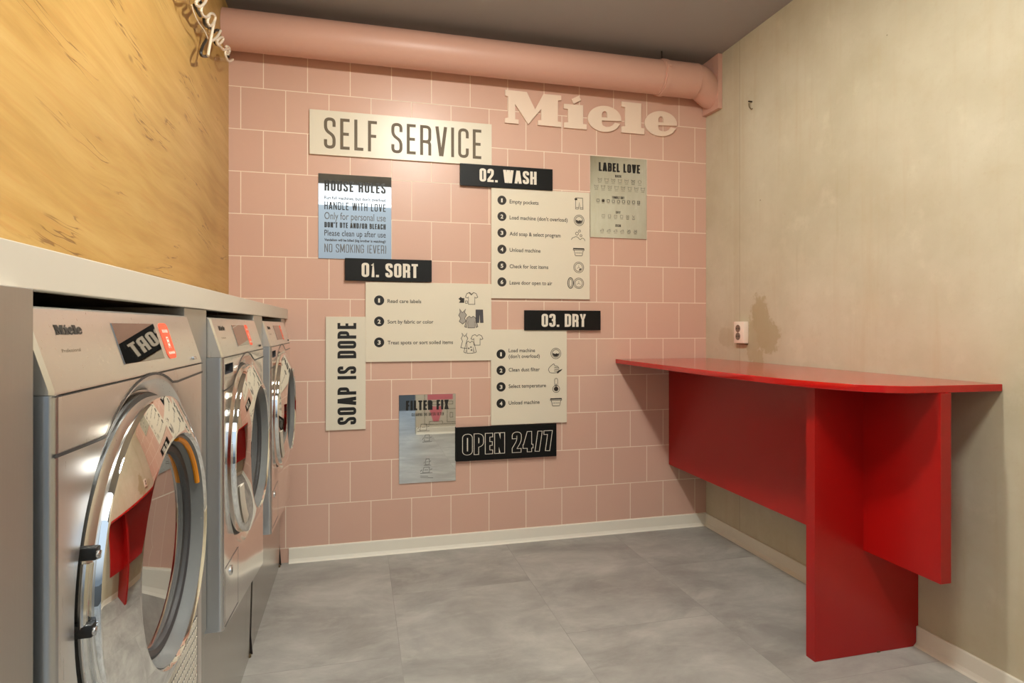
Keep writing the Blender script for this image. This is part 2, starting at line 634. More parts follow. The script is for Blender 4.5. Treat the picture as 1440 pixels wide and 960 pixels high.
r_ = True
GL = {  # width, [(closed, points)]
 'O': (.42, [(1, [(0, 0, r_), (1, 0, r_), (1, 1, r_), (0, 1, r_)])]),
 '0': (.42, [(1, [(0, 0, r_), (1, 0, r_), (1, 1, r_), (0, 1, r_)])]),
 'Q': (.42, [(1, [(0, 0, r_), (1, 0, r_), (1, 1, r_), (0, 1, r_)])]),
 'C': (.41, [(0, [(1, .69), (1, 1, r_), (0, 1, r_), (0, 0, r_), (1, 0, r_), (1, .31)])]),
 'G': (.42, [(0, [(1, .69), (1, 1, r_), (0, 1, r_), (0, 0, r_), (1, 0, r_), (1, .48), (.5, .48)])]),
 'S': (.41, [(0, [(1, .73), (1, 1, r_), (0, 1, r_), (0, .6, r_), (1, .4, r_), (1, 0, r_), (0, 0, r_), (0, .27)])]),
 'E': (.34, [(0, [(1, 1), (0, 1), (0, 0), (1, 0)]), (0, [(0, .5), (.88, .5)])]),
 'F': (.33, [(0, [(1, 1), (0, 1), (0, -.5)]), (0, [(0, .5), (.88, .5)])]),
 'L': (.33, [(0, [(0, 1.5), (0, 0), (1, 0)])]),
 'I': (0, [(0, [(.5, -.5), (.5, 1.5)])]),
 'H': (.42, [(0, [(0, -.5), (0, 1.5)]), (0, [(1, -.5), (1, 1.5)]), (0, [(0, .5), (1, .5)])]),
 'T': (.37, [(0, [(0, 1), (1, 1)]), (0, [(.5, 1), (.5, -.5)])]),
 'V': (.44, [(0, [(0, 1.5), (.44, -.5)]), (0, [(1, 1.5), (.56, -.5)])]),
 'A': (.45, [(0, [(0, -.5), (.44, 1.5)]), (0, [(1, -.5), (.56, 1.5)]), (0, [(.2, .22), (.8, .22)])]),
 'N': (.44, [(0, [(0, -.5), (0, 1.5)]), (0, [(.02, 1.5), (.98, -.5)]), (0, [(1, -.5), (1, 1.5)])]),
 'M': (.58, [(0, [(0, -.5), (0, 1.5)]), (0, [(.04, 1.5), (.5, .1)]), (0, [(.96, 1.5), (.5, .1)]), (0, [(1, -.5), (1, 1.5)])]),
 'W': (.66, [(0, [(0, 1.5), (.22, -.5)]), (0, [(.47, 1.5), (.28, -.5)]), (0, [(.53, 1.5), (.72, -.5)]), (0, [(1, 1.5), (.78, -.5)])]),
 'K': (.42, [(0, [(0, -.5), (0, 1.5)]), (0, [(1, 1.3), (.08, .42)]), (0, [(.35, .62), (1, -.3)])]),
 'X': (.42, [(0, [(0, 1.3), (1, -.3)]), (0, [(1, 1.3), (0, -.3)])]),
 'Y': (.42, [(0, [(0, 1.3), (.5, .45), (1, 1.3)]), (0, [(.5, .5), (.5, -.5)])]),
 'Z': (.38, [(0, [(0, 1), (1, 1), (0, 0), (1, 0)])]),
 'P': (.41, [(0, [(0, -.5), (0, 1.5)]), (0, [(0, 1), (1, 1, r_), (1, .43, r_), (0, .43)])]),
 'R': (.42, [(0, [(0, -.5), (0, 1.5)]), (0, [(0, 1), (1, 1, r_), (1, .45, r_), (0, .45)]), (0, [(.4, .45), (1, .42, r_), (1, -.5)])]),
 'B': (.42, [(0, [(0, -.5), (0, 1.5)]), (0, [(0, 1), (1, 1, r_), (1, .53, r_), (0, .53)]), (0, [(.3, .53), (1, .53, r_), (1, 0, r_), (0, 0)])]),
 'D': (.42, [(1, [(0, 0), (1, 0, r_), (1, 1, r_), (0, 1)])]),
 'U': (.42, [(0, [(0, 1.5), (0, 0, r_), (1, 0, r_), (1, 1.5)])]),
 'J': (.36, [(0, [(1, 1.5), (1, 0, r_), (0, 0, r_), (0, .3)])]),
 '1': (.22, [(0, [(0, .86), (1, .98), (1, -.5)])]),
 '2': (.41, [(0, [(0, .7), (0, 1, r_), (1, 1, r_), (1, .58, r_), (0, .12), (0, 0), (1, 0)])]),
 '3': (.41, [(0, [(0, .74), (0, 1, r_), (1, 1, r_), (1, .53, r_), (.35, .53)]), (0, [(.36, .53), (1, .53, r_), (1, 0, r_), (0, 0, r_), (0, .26)])]),
 '4': (.46, [(0, [(.72, -.5), (.72, 1.5)]), (0, [(.72, 1.2), (0, .22)]), (0, [(0, .22), (1, .22)])]),
 '7': (.38, [(0, [(0, 1), (1, 1), (.35, -.3)])]),
 '/': (.34, [(0, [(0, -.3), (1, 1.3)])]),
 '.': (0, [(0, [(.5, 0), (.5, -1)])]),
 "'": (0, [(0, [(.5, 1.5), (.5, .8)])]),
 '(': (.13, [(0, [(1, 1.2), (0, .75, r_), (0, .25, r_), (1, -.2)])]),
 ')': (.13, [(0, [(0, 1.2), (1, .75, r_), (1, .25, r_), (0, -.2)])]),
}

def block_text(mb, fr0, text, u0, u1_, v0, v1, sw, h=.0004, grow=0, gap=.1, fat=1.0):
    """condensed capitals between u0..u1 and v0..v1; sw = stroke width / height"""
    H = v1 - v0
    u1 = u0 + (u1_ - u0) / fat
    fr = lambda a, b, c=0: fr0(u0 + (a - u0) * fat, b, c)
    wid = lambda c: .2 if c == ' ' else GL[c][0]
    n0 = sum(1 for c in text if c != ' ' and GL[c][0] == 0)
    kx = ((u1 - u0) / H - n0 * sw) / (sum(wid(c) for c in text) + gap * (len(text) - 1))
    x = 0
    for ch in text:
        a = wid(ch) or sw / kx
        if ch != ' ':
            t = sw
            tx = t / kx
            for closed, pts in GL[ch][1]:
                Q = []
                for i, q in enumerate(pts):
                    y = q[1]
                    if y <= -.5 or y < 0:
                        yy = 0
                    elif y > 1:
                        yy = 1
                    else:
                        yy = t / 2 + y * (1 - t)
                    if ch == '.':
                        yy = 0 if y < 0 else t
                    if GL[ch][0] == 0:
                        px = a / 2
                    else:
                        px = tx / 2 + q[0] * (a - tx)
                        if not closed and i in (0, len(pts) - 1) and abs(pts[1 if i == 0 else -2][1] - y) < 1e-6:
                            # level strokes end flush with the letter's edge
                            if q[0] <= .02:
                                px -= tx / 2
                            elif q[0] >= .85:
                                px += tx * .45
                    Q.append((u0 + (x + px) * H * kx, v0 + yy * H, len(q) > 2 and q[2]))
                F_ = fillet(Q, H * max(.13, t * .75), closed)
                ribbon(mb, fr, F_, t * H * (1.12 if ch in 'AVWM' else .92 if ch in 'N' and len(pts) == 2 and abs(pts[0][0] - pts[1][0]) > .5 else 1) + grow * 2, closed, h, grow, (v0 - grow, v1 + grow))
        x += a + gap
    return mb

_tc = {}
def font_mesh(text, off=0.0):
    key = (text, off)
    if key in _tc:
        return _tc[key]
    cu = bpy.data.curves.new('t', 'FONT')
    cu.body = text
    cu.size = 1
    cu.offset = off
    cu.resolution_u = 3
    o = bpy.data.objects.new('t', cu)
    me = o.to_mesh()
    vs = [v.co.copy() for v in me.vertices]
    fs = [list(p.vertices) for p in me.polygons]
    o.to_mesh_clear()
    bpy.data.objects.remove(o)
    bpy.data.curves.remove(cu)
    _tc[key] = (vs, fs)
    return _tc[key]

def plain_text(mb, fr, text, u0, u1, v0, cap, off=.0, h=.0004):
    vs, fs = font_mesh(text, off)
    x0 = min(v.x for v in vs)
    x1 = max(v.x for v in vs)
    k = (u1 - u0) / (x1 - x0)
    ky = cap / .73
    return mb.add([fr(u0 + (v.x - x0) * k, v0 + v.y * ky, h) for v in vs], fs)

def shape2d(mb, loops, fr, h0, h1):
    """filled outline with holes, extruded from h0 to h1"""
    cu = bpy.data.curves.new('s', 'CURVE')
    cu.dimensions = '2D'
    cu.fill_mode = 'BOTH'
    cu.extrude = .5
    for lp in loops:
        sp = cu.splines.new('POLY')
        sp.points.add(len(lp) - 1)
        for i, p in enumerate(lp):
            sp.points[i].co = (p[0], p[1], 0, 1)
        sp.use_cyclic_u = True
    o = bpy.data.objects.new('s', cu)
    me = o.to_mesh()
    mb.add([fr(v.co.x, v.co.y, h0 + (v.co.z + .5) * (h1 - h0)) for v in me.vertices], [list(p.vertices) for p in me.polygons])
    o.to_mesh_clear()
    bpy.data.objects.remove(o)
    bpy.data.curves.remove(cu)
    return mb

def disc(mb, fr, cu_, cv, ru, rv=None, h=.0004, n=28):
    rv = rv or ru
    return mb.add([fr(cu_ + ru * math.cos(2 * PI * i / n), cv + rv * math.sin(2 * PI * i / n), h) for i in range(n)], [list(range(n))])

def circ(c, ru, rv=None, n=28, a0=0, a1=360):
    rv = rv or ru
    k = n if a1 - a0 >= 360 else n + 1
    return [(c[0] + ru * math.cos(math.radians(a0 + (a1 - a0) * i / n)), c[1] + rv * math.sin(math.radians(a0 + (a1 - a0) * i / n))) for i in range(k)]

# ------------------------------------------------------------------ the room
XL, XR, YF, ZC = -.053, 2.472, -3.36, 2.633
XA = -.62                       # back of the machine alcove
def struct(name, m, *boxes, bev=0):
    mb = MB()
    for a, b in boxes:
        mb.box(a, b, bev)
    return mb.build(name, m, smooth=False, kind='structure')
struct('floor', 'floor', ((XA - .1, -5.2, -.08), (XR + .1, .1, 0)))
struct('ceiling', 'ceiling', ((XA - .1, -4.55, ZC), (XR + .1, .1, ZC + .08)))
struct('wall_back', 'tile', ((XA - .1, 0, 0), (XR + .1, .1, ZC)))
struct('wall_right', 'concrete', ((XR, YF - .1, 0), (XR + .1, 0, ZC)))
struct('wall_left', 'wood', ((XA - .1, YF, 1.2195), (XL, 0, ZC)))
struct('wall_alcove', 'alcove', ((XA - .1, YF, 0), (XA, 0, 1.2195)))
OX0, OX1, OZ = -.04, 1.13, ZC - .001
struct('wall_front', 'plaster', ((XA - .1, YF - .1, 0), (OX0, YF, ZC)), ((OX1, YF - .1, 0), (XR, YF, ZC)))
# side walls of the hall behind the camera, open to daylight at its end
struct('wall_hall_left', 'plaster', ((XA - .1, -5.2, 0), (XA, YF - .1, ZC)))
struct('wall_hall_right', 'plaster', ((XR, -5.2, 0), (XR + .1, YF - .1, ZC)))
struct('trim_1', 'alcove', ((-6, -17, -.1), (8, -5.2, -.002)))      # pavement outside the glazed entrance

# skirting: a slim board with a splayed foot
def skirting(name, a, b, out):
    a, b, out = Vector(a), Vector(b), Vector(out)
    prof = [(0, .07), (.006, .07), (.0075, .066), (.008, .018), (.013, .006), (.02, 0), (0, 0)]
    pts = [[p + out * d + Vector((0, 0, z)) for d, z in prof] for p in (a, b)]
    return MB().loft(pts).build(name, 'skirting', smooth=False, kind='structure')
skirting('baseboard_back', (.215, 0, 0), (XR, 0, 0), (0, -1, 0))
skirting('baseboard_right', (XR, -.001, 0), (XR, YF + .001, 0), (-1, 0, 0))
skirting('baseboard_front', (XR - .02, YF, 0), (OX1, YF, 0), (0, 1, 0))

# graphics on the entrance wall (seen in the mirrored signs)
lowp = bpy.data.objects['wall_front']
g = Frame((1.16, YF, 0), (-1, 0, 0), (0, 0, 1))
pg = MB()
pg.add([g(-.36, .36, .0006), g(-.09, .36, .0006), g(-.09, .43, .0006), g(-.36, .43, .0006)], [[0, 1, 2, 3]])
pg.add([g(-.21, .13, .0006), g(-.15, .13, .0006), g(-.10, .29, .0006), g(-.26, .29, .0006)], [[0, 1, 2, 3]])
pg.build('pink_graphic', 'pinkgraphic', lowp, smooth=False)
ln = MB()
for y0, y1, x0, x1 in ((.1, .46, -.5, -.06), (.1, .13, -.25, -.11), (.31, .34, -.36, -.09), (.12, .26, -.44, -.3), (.17, .22, -.36, -.33)):
    ribbon(ln, g, [(x0, y0), (x1, y0), (x1, y1), (x0, y1)], .004, True, .0012)
ln.build('line_drawing', 'ink', lowp, smooth=False)

# ------------------------------------------------------------------ ventilation pipe
PY, PZ, PR = -.10, 2.489, .0885
pipe = thing('ventilation_pipe', (XL, PY, PZ), 'fat pink painted ventilation pipe running under the ceiling above the tiles', 'pipe')
def prof_pipe(x0, x1, r):
    return MB().lathe([(0, 0), (r, 0), (r, x1 - x0), (0, x1 - x0)], (x0, PY, PZ), 'X', 72)
prof_pipe(XL + .001, 2.115, PR).build('duct', 'pipe', pipe)
MB().lathe([(PR - .004, 0), (PR + .003, .001), (PR + .003, .215), (PR - .004, .216)], (2.115, PY, PZ), 'X', 72).build('sleeve', 'pipe', pipe)
cl = MB().lathe([(PR, 0), (PR + .007, .001), (PR + .007, .024), (PR, .025)], (2.125, PY, PZ), 'X', 72).build('clamp', 'pipe', pipe)
MB().box((2.128, PY - .095, PZ + .018), (2.148, PY - .078, PZ + .034), .002).lathe([(0, -.006), (.006, -.006), (.006, .0), (0, .0)], (2.138, PY - .095, PZ + .026), 'Y', 12).build('bolt', 'pipe', cl)
MB().tube([(2.138, PY, PZ + PR + .004), (2.138, PY, ZC)], .004, 8).build('rod', 'rodmetal', pipe)
EL = [Vector((2.331, PY, PZ)), Vector((2.352, PY, PZ - .001)), Vector((2.385, PY + .004, PZ - .015)), Vector((2.42, PY + .014, PZ - .038)), Vector((2.448, PY + .021, PZ - .056)), Vector((2.468, PY + .022, PZ - .059))]
eb = MB()
pts = EL
for _ in range(2):
    q = [pts[0]]
    for i in range(len(pts) - 1):
        q += [pts[i] * .75 + pts[i + 1] * .25, pts[i] * .25 + pts[i + 1] * .75]
    pts = q + [pts[-1]]
eb.tube(pts, [PR - .0005 - .0125 * min(1, max(0, (p.x - 2.35) / .09)) for p in pts], 56)
eb.build('elbow', 'pipe', pipe)
MB().lathe([(PR, -.004), (PR + .004, -.002), (PR + .004, .002), (PR, .004)], (2.333, PY, PZ), 'X', 64).build('seam', 'pipe', pipe)
fl = MB()
fl.prism([(2.446, -.004, 2.338), (2.446, -.16, 2.331), (2.446, -.16, ZC - .002), (2.446, -.004, ZC - .002)], (XR - .001 - 2.446, 0, 0))
fl.build('wall_plate', 'pipe', pipe, smooth=False)

# ------------------------------------------------------------------ red wall table
TZ, TT = .957, .022
tb = thing('wall_table', (2.2, -.85, 0), 'red laminate wall table with a rounded corner on panel legs beside the concrete wall', 'table')
cur = [(1.911, -.003)]
cur += [(1.911, -.35), (1.9125, -.6), (1.918, -.85), (1.925, -1.03), (1.933, -1.17), (1.945, -1.285), (1.962, -1.375), (1.985, -1.455), (2.012, -1.52), (2.045, -1.57), (2.085, -1.607), (2.135, -1.628), (2.2, -1.637), (2.3, -1.641), (XR - .002, -1.648)]
cur += [(XR - .002, -.003)]
def slab(poly, z0, z1, b=.0015):
    c = Vector((sum(p[0] for p in poly) / len(poly), sum(p[1] for p in poly) / len(poly)))
    def ring(z, ins):
        out = []
        for p in poly:
            d = Vector(p[:2]) - c
            out.append(Vector((p[0], p[1], 0)) - Vector((d.x, d.y, 0)).normalized() * ins + Vector((0, 0, z)))
        return out
    return MB().loft([ring(z0, b), ring(z0 + b, 0), ring(z1 - b, 0), ring(z1, b)])
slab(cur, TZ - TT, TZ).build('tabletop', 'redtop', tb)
PX = 2.234
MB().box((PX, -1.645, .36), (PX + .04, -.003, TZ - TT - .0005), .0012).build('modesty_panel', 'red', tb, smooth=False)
lg = MB().prism([(2.035, -1.358, .001), (2.035, -1.358, TZ - TT - .0005), (XR - .002, -1.358, TZ - TT - .0005), (XR - .002, -1.358, .072), (XR - .011, -1.358, .07), (XR - .011, -1.358, .014), (XR - .024, -1.358, .001)], (0, .041, 0))
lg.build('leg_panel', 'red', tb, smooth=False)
MB().tube([(2.29, -1.3595, .0025), (2.302, -1.3595, .0025)], .0025, 6).build('foot_glide', 'brass', tb)

# ------------------------------------------------------------------ countertop, fillers
CX = .209
ct = thing('countertop', (-.2, -1.6, 1.173), 'long beige laminate worktop over the row of washing machines', 'worktop')
MB().box((XA + .002, -3.35, 1.2), (CX - .02, -.002, 1.219), .0).build('top_board', 'counter', ct, smooth=False)
MB().box((CX - .02, -3.35, 1.173), (CX, -.002, 1.219), .0012).build('front_edge', 'counter', ct, smooth=False)

XF, MW, MP, MY0 = .235, .613, .805, -2.370
def filler(y0, y1, x, label, z0=.44):
    o = thing('filler_panel', (x, (y0 + y1) / 2, z0), label, 'panel')
    MB().box((XA + .05, y0, z0), (x, y1, 1.1725), .001).build('face_sheet', 'filler', o, smooth=False)
    return o
filler(-3.35, MY0 - .012, .2225, 'satin grey filler panel left of the nearest machine, at the picture edge', 0.0)
filler(MY0 + MW + .006, MY0 + MP - .006, .2005, 'narrow grey filler strip between nearest dryer and middle machine')
filler(MY0 + MP + MW + .006, MY0 + 2 * MP - .006, .204, 'narrow grey filler strip between middle and farthest machine')
ef = filler(MY0 + 2 * MP + MW + .008, -.002, .196, 'thin grey filler strip between farthest machine and pink tiled wall')

# ------------------------------------------------------------------ machines
ZF = 1.063                        # top of the upright front; above it the sloping panel
SA = math.radians(17.0)
SL = .0985
DZ, DR, DRI = .800, .229, .168    # door centre height, outer and inner radius of the ring
HOLE = .262

def ml(pts, y0):
    return [(p[0], y0 + p[1], p[2]) for p in pts]

E_LOOPS = None
def logo_loops():
    """slab-serif word as outlines, in photograph units of the big wall letters"""
    def mp(pts):
        return [(p[0] / 4 + 680, p[1] / 4 + 60) for p in pts]
    Mm = mp([(122, 264), (243, 277), (290, 375), (337, 288), (437, 297), (437, 323), (419, 325), (418, 443), (437, 447), (437, 474), (306, 462), (306, 437), (325, 434), (325, 372), (252, 458), (178, 345), (178, 430), (197, 433), (197, 456), (121, 449), (121, 424), (138, 421), (138, 301), (122, 296)])
    I1 = mp([(452, 343), (560, 352), (560, 457), (581, 459), (581, 488), (453, 477), (453, 448), (475, 447), (475, 373), (452, 369)])
    I2 = mp([(495, 317), (535, 298), (549, 323), (508, 343)])
    L = mp([(777, 330), (887, 342), (887, 480), (905, 482), (905, 515), (776, 504), (776, 471), (797, 469), (797, 362), (777, 358)])
    def ee(cx, cy, s):
        q = lambda x, y: (cx + x * s, cy + y * s + x * s * .055)
        out = [q(94 * math.cos(math.radians(a)), -73 * math.sin(math.radians(a))) for a in range(-6, 336, 9)]
        # out: right end, over the top (y up), round the left, to the lower right terminal
        inner = [q(62, 16), (0, 0)]
        out = out[:-1] + [q(88, 24), q(58, 18), q(45, 34), q(28, 43), q(8, 45), q(-10, 38), q(-15, 26), q(-15, 10)]
        hole = [q(-15, -8), q(-15, -26), q(-11, -37), q(-2, -43), q(8, -42), q(13, -34), q(14, -24), q(14, -8)]
        return mp(out), mp(hole)
    e1 = ee(681, 428, 1.0)
    e2 = ee(998, 455, .965)
    return {'M': [Mm], 'i': [I1, I2], 'e': list(e1), 'l': [L], 'e2': list(e2)}
LOGO = logo_loops()
def wall_uv(p, d=0):
    q = at(p[0], p[1], 1, -d)
    return (q.x, q.z)
LOGO_UV = {k: [[wall_uv(p, .012) for p in lp] for lp in v] for k, v in LOGO.items()}
_u0 = min(p[0] for v in LOGO_UV.values() for lp in v for p in lp)
_u1 = max(p[0] for v in LOGO_UV.values() for lp in v for p in lp)
_v0 = min(p[1] for lp in LOGO_UV['M'] for p in lp)
_v1 = max(p[1] for lp in LOGO_UV['M'] for p in lp)

def logo_small(mb, fr, u0, u1, v0, v1):
    ku, kv = (u1 - u0) / (_u1 - _u0), (v1 - v0) / (_v1 - _v0)
    for v in LOGO_UV.values():
        shape2d(mb, [[(u0 + (p[0] - _u0) * ku, v0 + (p[1] - _v0) * kv) for p in lp] for lp in v], fr, .0002, .0006)
    return mb

def front_panel(y0, zb0, zb1, cuts):
    """steel front with a dished round opening; lower edge from zb0 (near) to zb1 (far)"""
    N = 96
    yc = MW / 2
    yl, yr = .010, MW - .010
    zt = ZF - .002
    outer, inner = [], []
    ang = [2 * PI * i / N for i in range(N)]
    for extra in ((yl, zb0), (yr, zb1), (yl, zt), (yr, zt)):
        ang.append(math.atan2(extra[1] - DZ, extra[0] - yc) % (2 * PI))
    ang = sorted(set(ang))
    for a in ang:
        c, s = math.cos(a), math.sin(a)
        t = 9
        if c > 1e-9:
            t = min(t, (yr - yc) / c)
        if c < -1e-9:
            t = min(t, (yl - yc) / c)
        if s > 1e-9:
            t = min(t, (zt - DZ) / s)
        if s - (zb1 - zb0) / (yr - yl) * c < -1e-6:
            k = (zb1 - zb0) / (yr - yl)
            # z = zb0 + k*(y-yl)
            t = min(t, (zb0 + k * (yc - yl) - DZ) / (s - k * c))
        outer.append((XF, y0 + yc + c * t, DZ + s * t))
        rr = min(HOLE, t - .0015)
        inner.append((rr, a))
    def ring(f, x):
        return [(x, y0 + yc + math.cos(a) * f(rr), DZ + math.sin(a) * f(rr)) for rr, a in inner]
    rings = [outer, ring(lambda r: r, XF), ring(lambda r: r - .006, XF - .0018), ring(lambda r: (r + .238) / 2 - .002, XF - .012), ring(lambda r: .238, XF - .019), ring(lambda r: .2, XF - .021)]
    mb = MB().loft(rings, True, False)
    return mb

def kick(ya, yb, za, zb):
    px = .1765
    return MB().loft([[Vector((-.4, y, .002)), Vector((px, y, .002)), Vector((px + .01, y, z)), Vector((-.4, y, z))] for y, z in ((ya, za), (yb, zb))])

def machine(i, label, dryer):
    y0 = MY0 + i * MP
    yc = y0 + MW / 2
    root = thing('tumble_dryer' if dryer else 'washing_machine', (0, yc, 0), label, 'dryer' if dryer else 'washing machine', 'row of steel laundry machines')
    zb0, zb1 = ((.40, .40), (.428, .36), (.386, .355))[i]
    # casing: U-shaped shell with rounded upright corners
    r = .010
    prof = [(-.45, 0)] + [(XF - r + r * math.sin(t), r - r * math.cos(t)) for t in [PI / 2 * k / 6 for k in range(7)]]
    prof += [(XF - .03, r), (XF - .03, MW - r)]
    prof += [(XF - r + r * math.cos(t), MW - r + r * math.sin(t)) for t in [PI / 2 * k / 6 for k in range(7)]]
    prof += [(-.45, MW)]
    rings = []
    for top in (0, 1):
        rings.append([Vector((x, y0 + y, (ZF if top else zb0 + (zb1 - zb0) * y / MW))) for x, y in prof])
    MB().loft(rings).build('casing', 'side', root)
    cs = MB()
    fp = front_panel(y0, zb0, zb1, None)
    fpo = fp.build('front_panel', 'steel' if dryer else 'steel2', root)
    # sloping control panel as a wedge-shaped head
    fr = Frame((XF, y0, ZF), (0, 1, 0), (-math.sin(SA), 0, math.cos(SA)))
    e = .004
    head = MB()
    pa = [fr(e, 0, 0), fr(MW - e, 0, 0), fr(MW - e, SL, 0), fr(e, SL, 0)]
    prof = [(XF - .002, ZF - .001), (XF, ZF + .003)]
    side = [Vector((XF - .0015, 0, ZF)), fr(0, .004) - Vector((0, y0, 0)), fr(0, SL - .004) - Vector((0, y0, 0)), fr(0, SL, -.004) - Vector((0, y0, 0)), Vector((-.44, 0, fr(0, SL).z - .004)), Vector((-.44, 0, ZF))]
    def hp(y, ins):
        c = Vector((-.1, 0, 1.11))
        return [Vector((p.x, y, p.z)) - (Vector((p.x, 0, p.z)) - c).normalized() * ins for p in side]
    head.loft([hp(y0 + .001, .004), hp(y0 + .005, 0), hp(y0 + MW - .005, 0), hp(y0 + MW - .001, .004)])
    cp = head.build('control_panel', 'steel', root)
    ds = MB().fbox(fr, (.212, .0205, -.001), (.386, .0795, .0012), .0005)
    ds.build('display', 'display', cp, smooth=False)
    su0, su1 = (.409, .457) if i == 0 else (.395, .44)
    sk = MB()
    lp = fillet([(su0, .018, 1), (su1, .018, 1), (su1, .0805, 1), (su0, .0805, 1)], .012, True)
    shape2d(sk, [[(p.x + (.0805 - p.y) * -.02, p.y) for p in lp]], fr, .0001, .0008)
    sko = sk.build('sticker', 'sticker', cp, smooth=False)
    sp = MB()
    um = (su0 + su1) / 2
    for k in range(4):
        ribbon(sp, fr, [(um - .012 + k * .008, .0635), (um - .012 + k * .008, .0690)], .005, False, .0012)
    for k in range(3):
        ribbon(sp, fr, [(um - .005, .036 + k * .007), (um - .005, .041 + k * .007), (um + .004, .041 + k * .007), (um + .004, .036 + k * .007)], .0022, k > 0, .0012)
    for k in range(4):
        ribbon(sp, fr, [(um - .013 + k * .0085, .0255), (um - .013 + k * .0085, .0300)], .006, False, .0012)
    sp.build('sticker_print', 'whiteprint', sko, smooth=False)
    logo_small(MB(), fr, .0505, .117, .0650, .0765).build('lettering', 'ink', cp, smooth=False)
    plain_text(MB(), fr, 'Professional', .050, .096, .0445, .0042).build('small_lettering', 'inkgrey', cp, smooth=False)
    MB().fbox(fr, (.545, .0085, 0), (.563, .0145, .004), .001).build('button', 'chrome2' if dryer else 'black', cp)
    # seam that rises in an S round the door
    sm = [(.001, 1.001), (.10, .999), (.155, .999), (.19, 1.004), (.216, 1.013), (.250, 1.026), (.285, 1.034), (.34, 1.038), (.45, 1.041), (MW - .001, 1.045)]
    if not dryer:
        sm = [(.001, .986), (.07, .986), (.107, .990), (.135, 1.0), (.165, 1.014), (.20, 1.024), (.25, 1.030), (.33, 1.033), (.45, 1.035), (MW - .001, 1.037)]
    ff = Frame((XF, y0, 0), (0, 1, 0), (0, 0, 1))
    P = [Vector(p) for p in sm]
    for _ in range(2):
        q = [P[0]]
        for k in range(len(P) - 1):
            q += [P[k] * .75 + P[k + 1] * .25, P[k] * .25 + P[k + 1] * .75]
        P = q + [P[-1]]
    # keep the part over the dish out of the door
    P = [p if (Vector((p.x - MW / 2, p.y - DZ)).length > .2635) else Vector((MW / 2, DZ)) + Vector((p.x - MW / 2, p.y - DZ)).normalized() * .2635 for p in P]
    smb = MB()
    ribbon(smb, ff, P, .0022, False, .0004)
    ribbon(smb, ff, [(p.x, p.y - .002) for p in P], .0016, False, .0003)
    smb.build('seam', 'gasket', fpo, smooth=False)
    ribbon(smb2 := MB(), ff, [(.001, ZF - .0015), (MW - .001, ZF - .0015)], .0014, False, .0005)
    smb2.build('fold_line', 'gasket', fpo, smooth=False)
    # ---- door
    dx = XF + .015
    door = bpy.data.objects.new('door', None)
    door.empty_display_size = .05
    COL.objects.link(door)
    door.parent = root
    door.location = Vector((dx, yc, DZ)) - Vector(root.location)
    ringp = [(DR - .012, XF - .0205 - dx), (DR - .004, XF - .0205 - dx), (DR, XF - .012 - dx), (DR, -.004), (DR - .0015, -.001), (DR - .004, .0005), (DRI + .006, .0225), (DRI + .002, .0235), (DRI, .0215), (DRI - .002, .018)]
    MB().lathe(ringp, (dx, yc, DZ), 'X', 128).build('ring', 'chrome', door)
    MB().lathe([(DR + .004, -.034), (DR + .006, -.030), (DR + .004, -.026), (DR - .002, -.024)], (dx, yc, DZ), 'X', 128).build('rim_seal', 'black', door)
    MB().lathe([(DRI - .002, .019), (DRI - .006, .014), (DRI - .011, .003), (DRI - .014, -.001)], (dx, yc, DZ), 'X', 96).build('liner', 'drumring', door)
    MB().lathe([(DRI - .013, 0), (DRI - .018, .002), (DRI - .026, 0), (DRI - .031, -.008)], (dx, yc, DZ), 'X', 96).build('gasket', 'gasket', door)
    gp = [(0, -.014)] + [(r0, -.014 + .009 * (r0 / .139) ** 2) for r0 in (.02, .04, .06, .08, .1, .12, .139)]
    MB().lathe(gp, (dx, yc, DZ), 'X', 96).build('glass', 'doorglass', door)
    if dryer:
        arc = [(dx + .012, yc + (DRI - .0075) * math.cos(math.radians(a)), DZ + (DRI - .0075) * math.sin(math.radians(a))) for a in range(22, 84, 3)]
        MB().tube(arc, .0042, 8).build('orange_seal', 'orange', door)
        hx = dx - .022
        th = [math.radians(a) for a in range(165, 227, 4)]
        MB().tube([(hx + .006, yc + (DR + .008) * math.cos(t), DZ + (DR + .008) * math.sin(t)) for t in th], .005, 10).build('hinge_bar', 'chrome2', door)
        for a in (160, 183):
            pass
        for zz in (.872, .788):
            dd = zz - DZ
            yy = -math.sqrt(max(0, (DR + .006) ** 2 - dd * dd))
            k = MB().box((hx - .003, yc + yy - .007, zz - .0075), (hx + .017, yc + yy + .006, zz + .0075), .002)
            k.build('hinge', 'black', door)
            MB().lathe([(0, -.004), (.0045, -.004), (.005, -.002), (.005, .002), (0, .003)], (hx + .017, yc + yy - .001, zz - .002), 'X', 16).build('hinge_cap', 'chrome2', door)
    else:
        # recessed grip in the near side of the door
        k = MB()
        for a in (0,):
            arc = [math.radians(t) for t in range(196, 236, 4)]
            rg = []
            for t in arc:
                c, s = math.cos(t), math.sin(t)
                rg.append([Vector((dx + x_, yc + c * r_o, DZ + s * r_o)) for x_, r_o in ((.004, DR - .004), (.009, DR - .012), (.011, DR - .030), (.006, DR - .034))])
            k.loft(rg, True, True)
        k.build('grip', 'counter', door)
    # drum behind the glass
    dm = MB().lathe([(DRI - .03, XF - .045), (.19, XF - .06), (.19, XF - .33), (.0, XF - .33)], (0, yc, DZ), 'X', 64)
    dm.build('drum', 'drum', root)
    # lower fittings
    lf = MB()
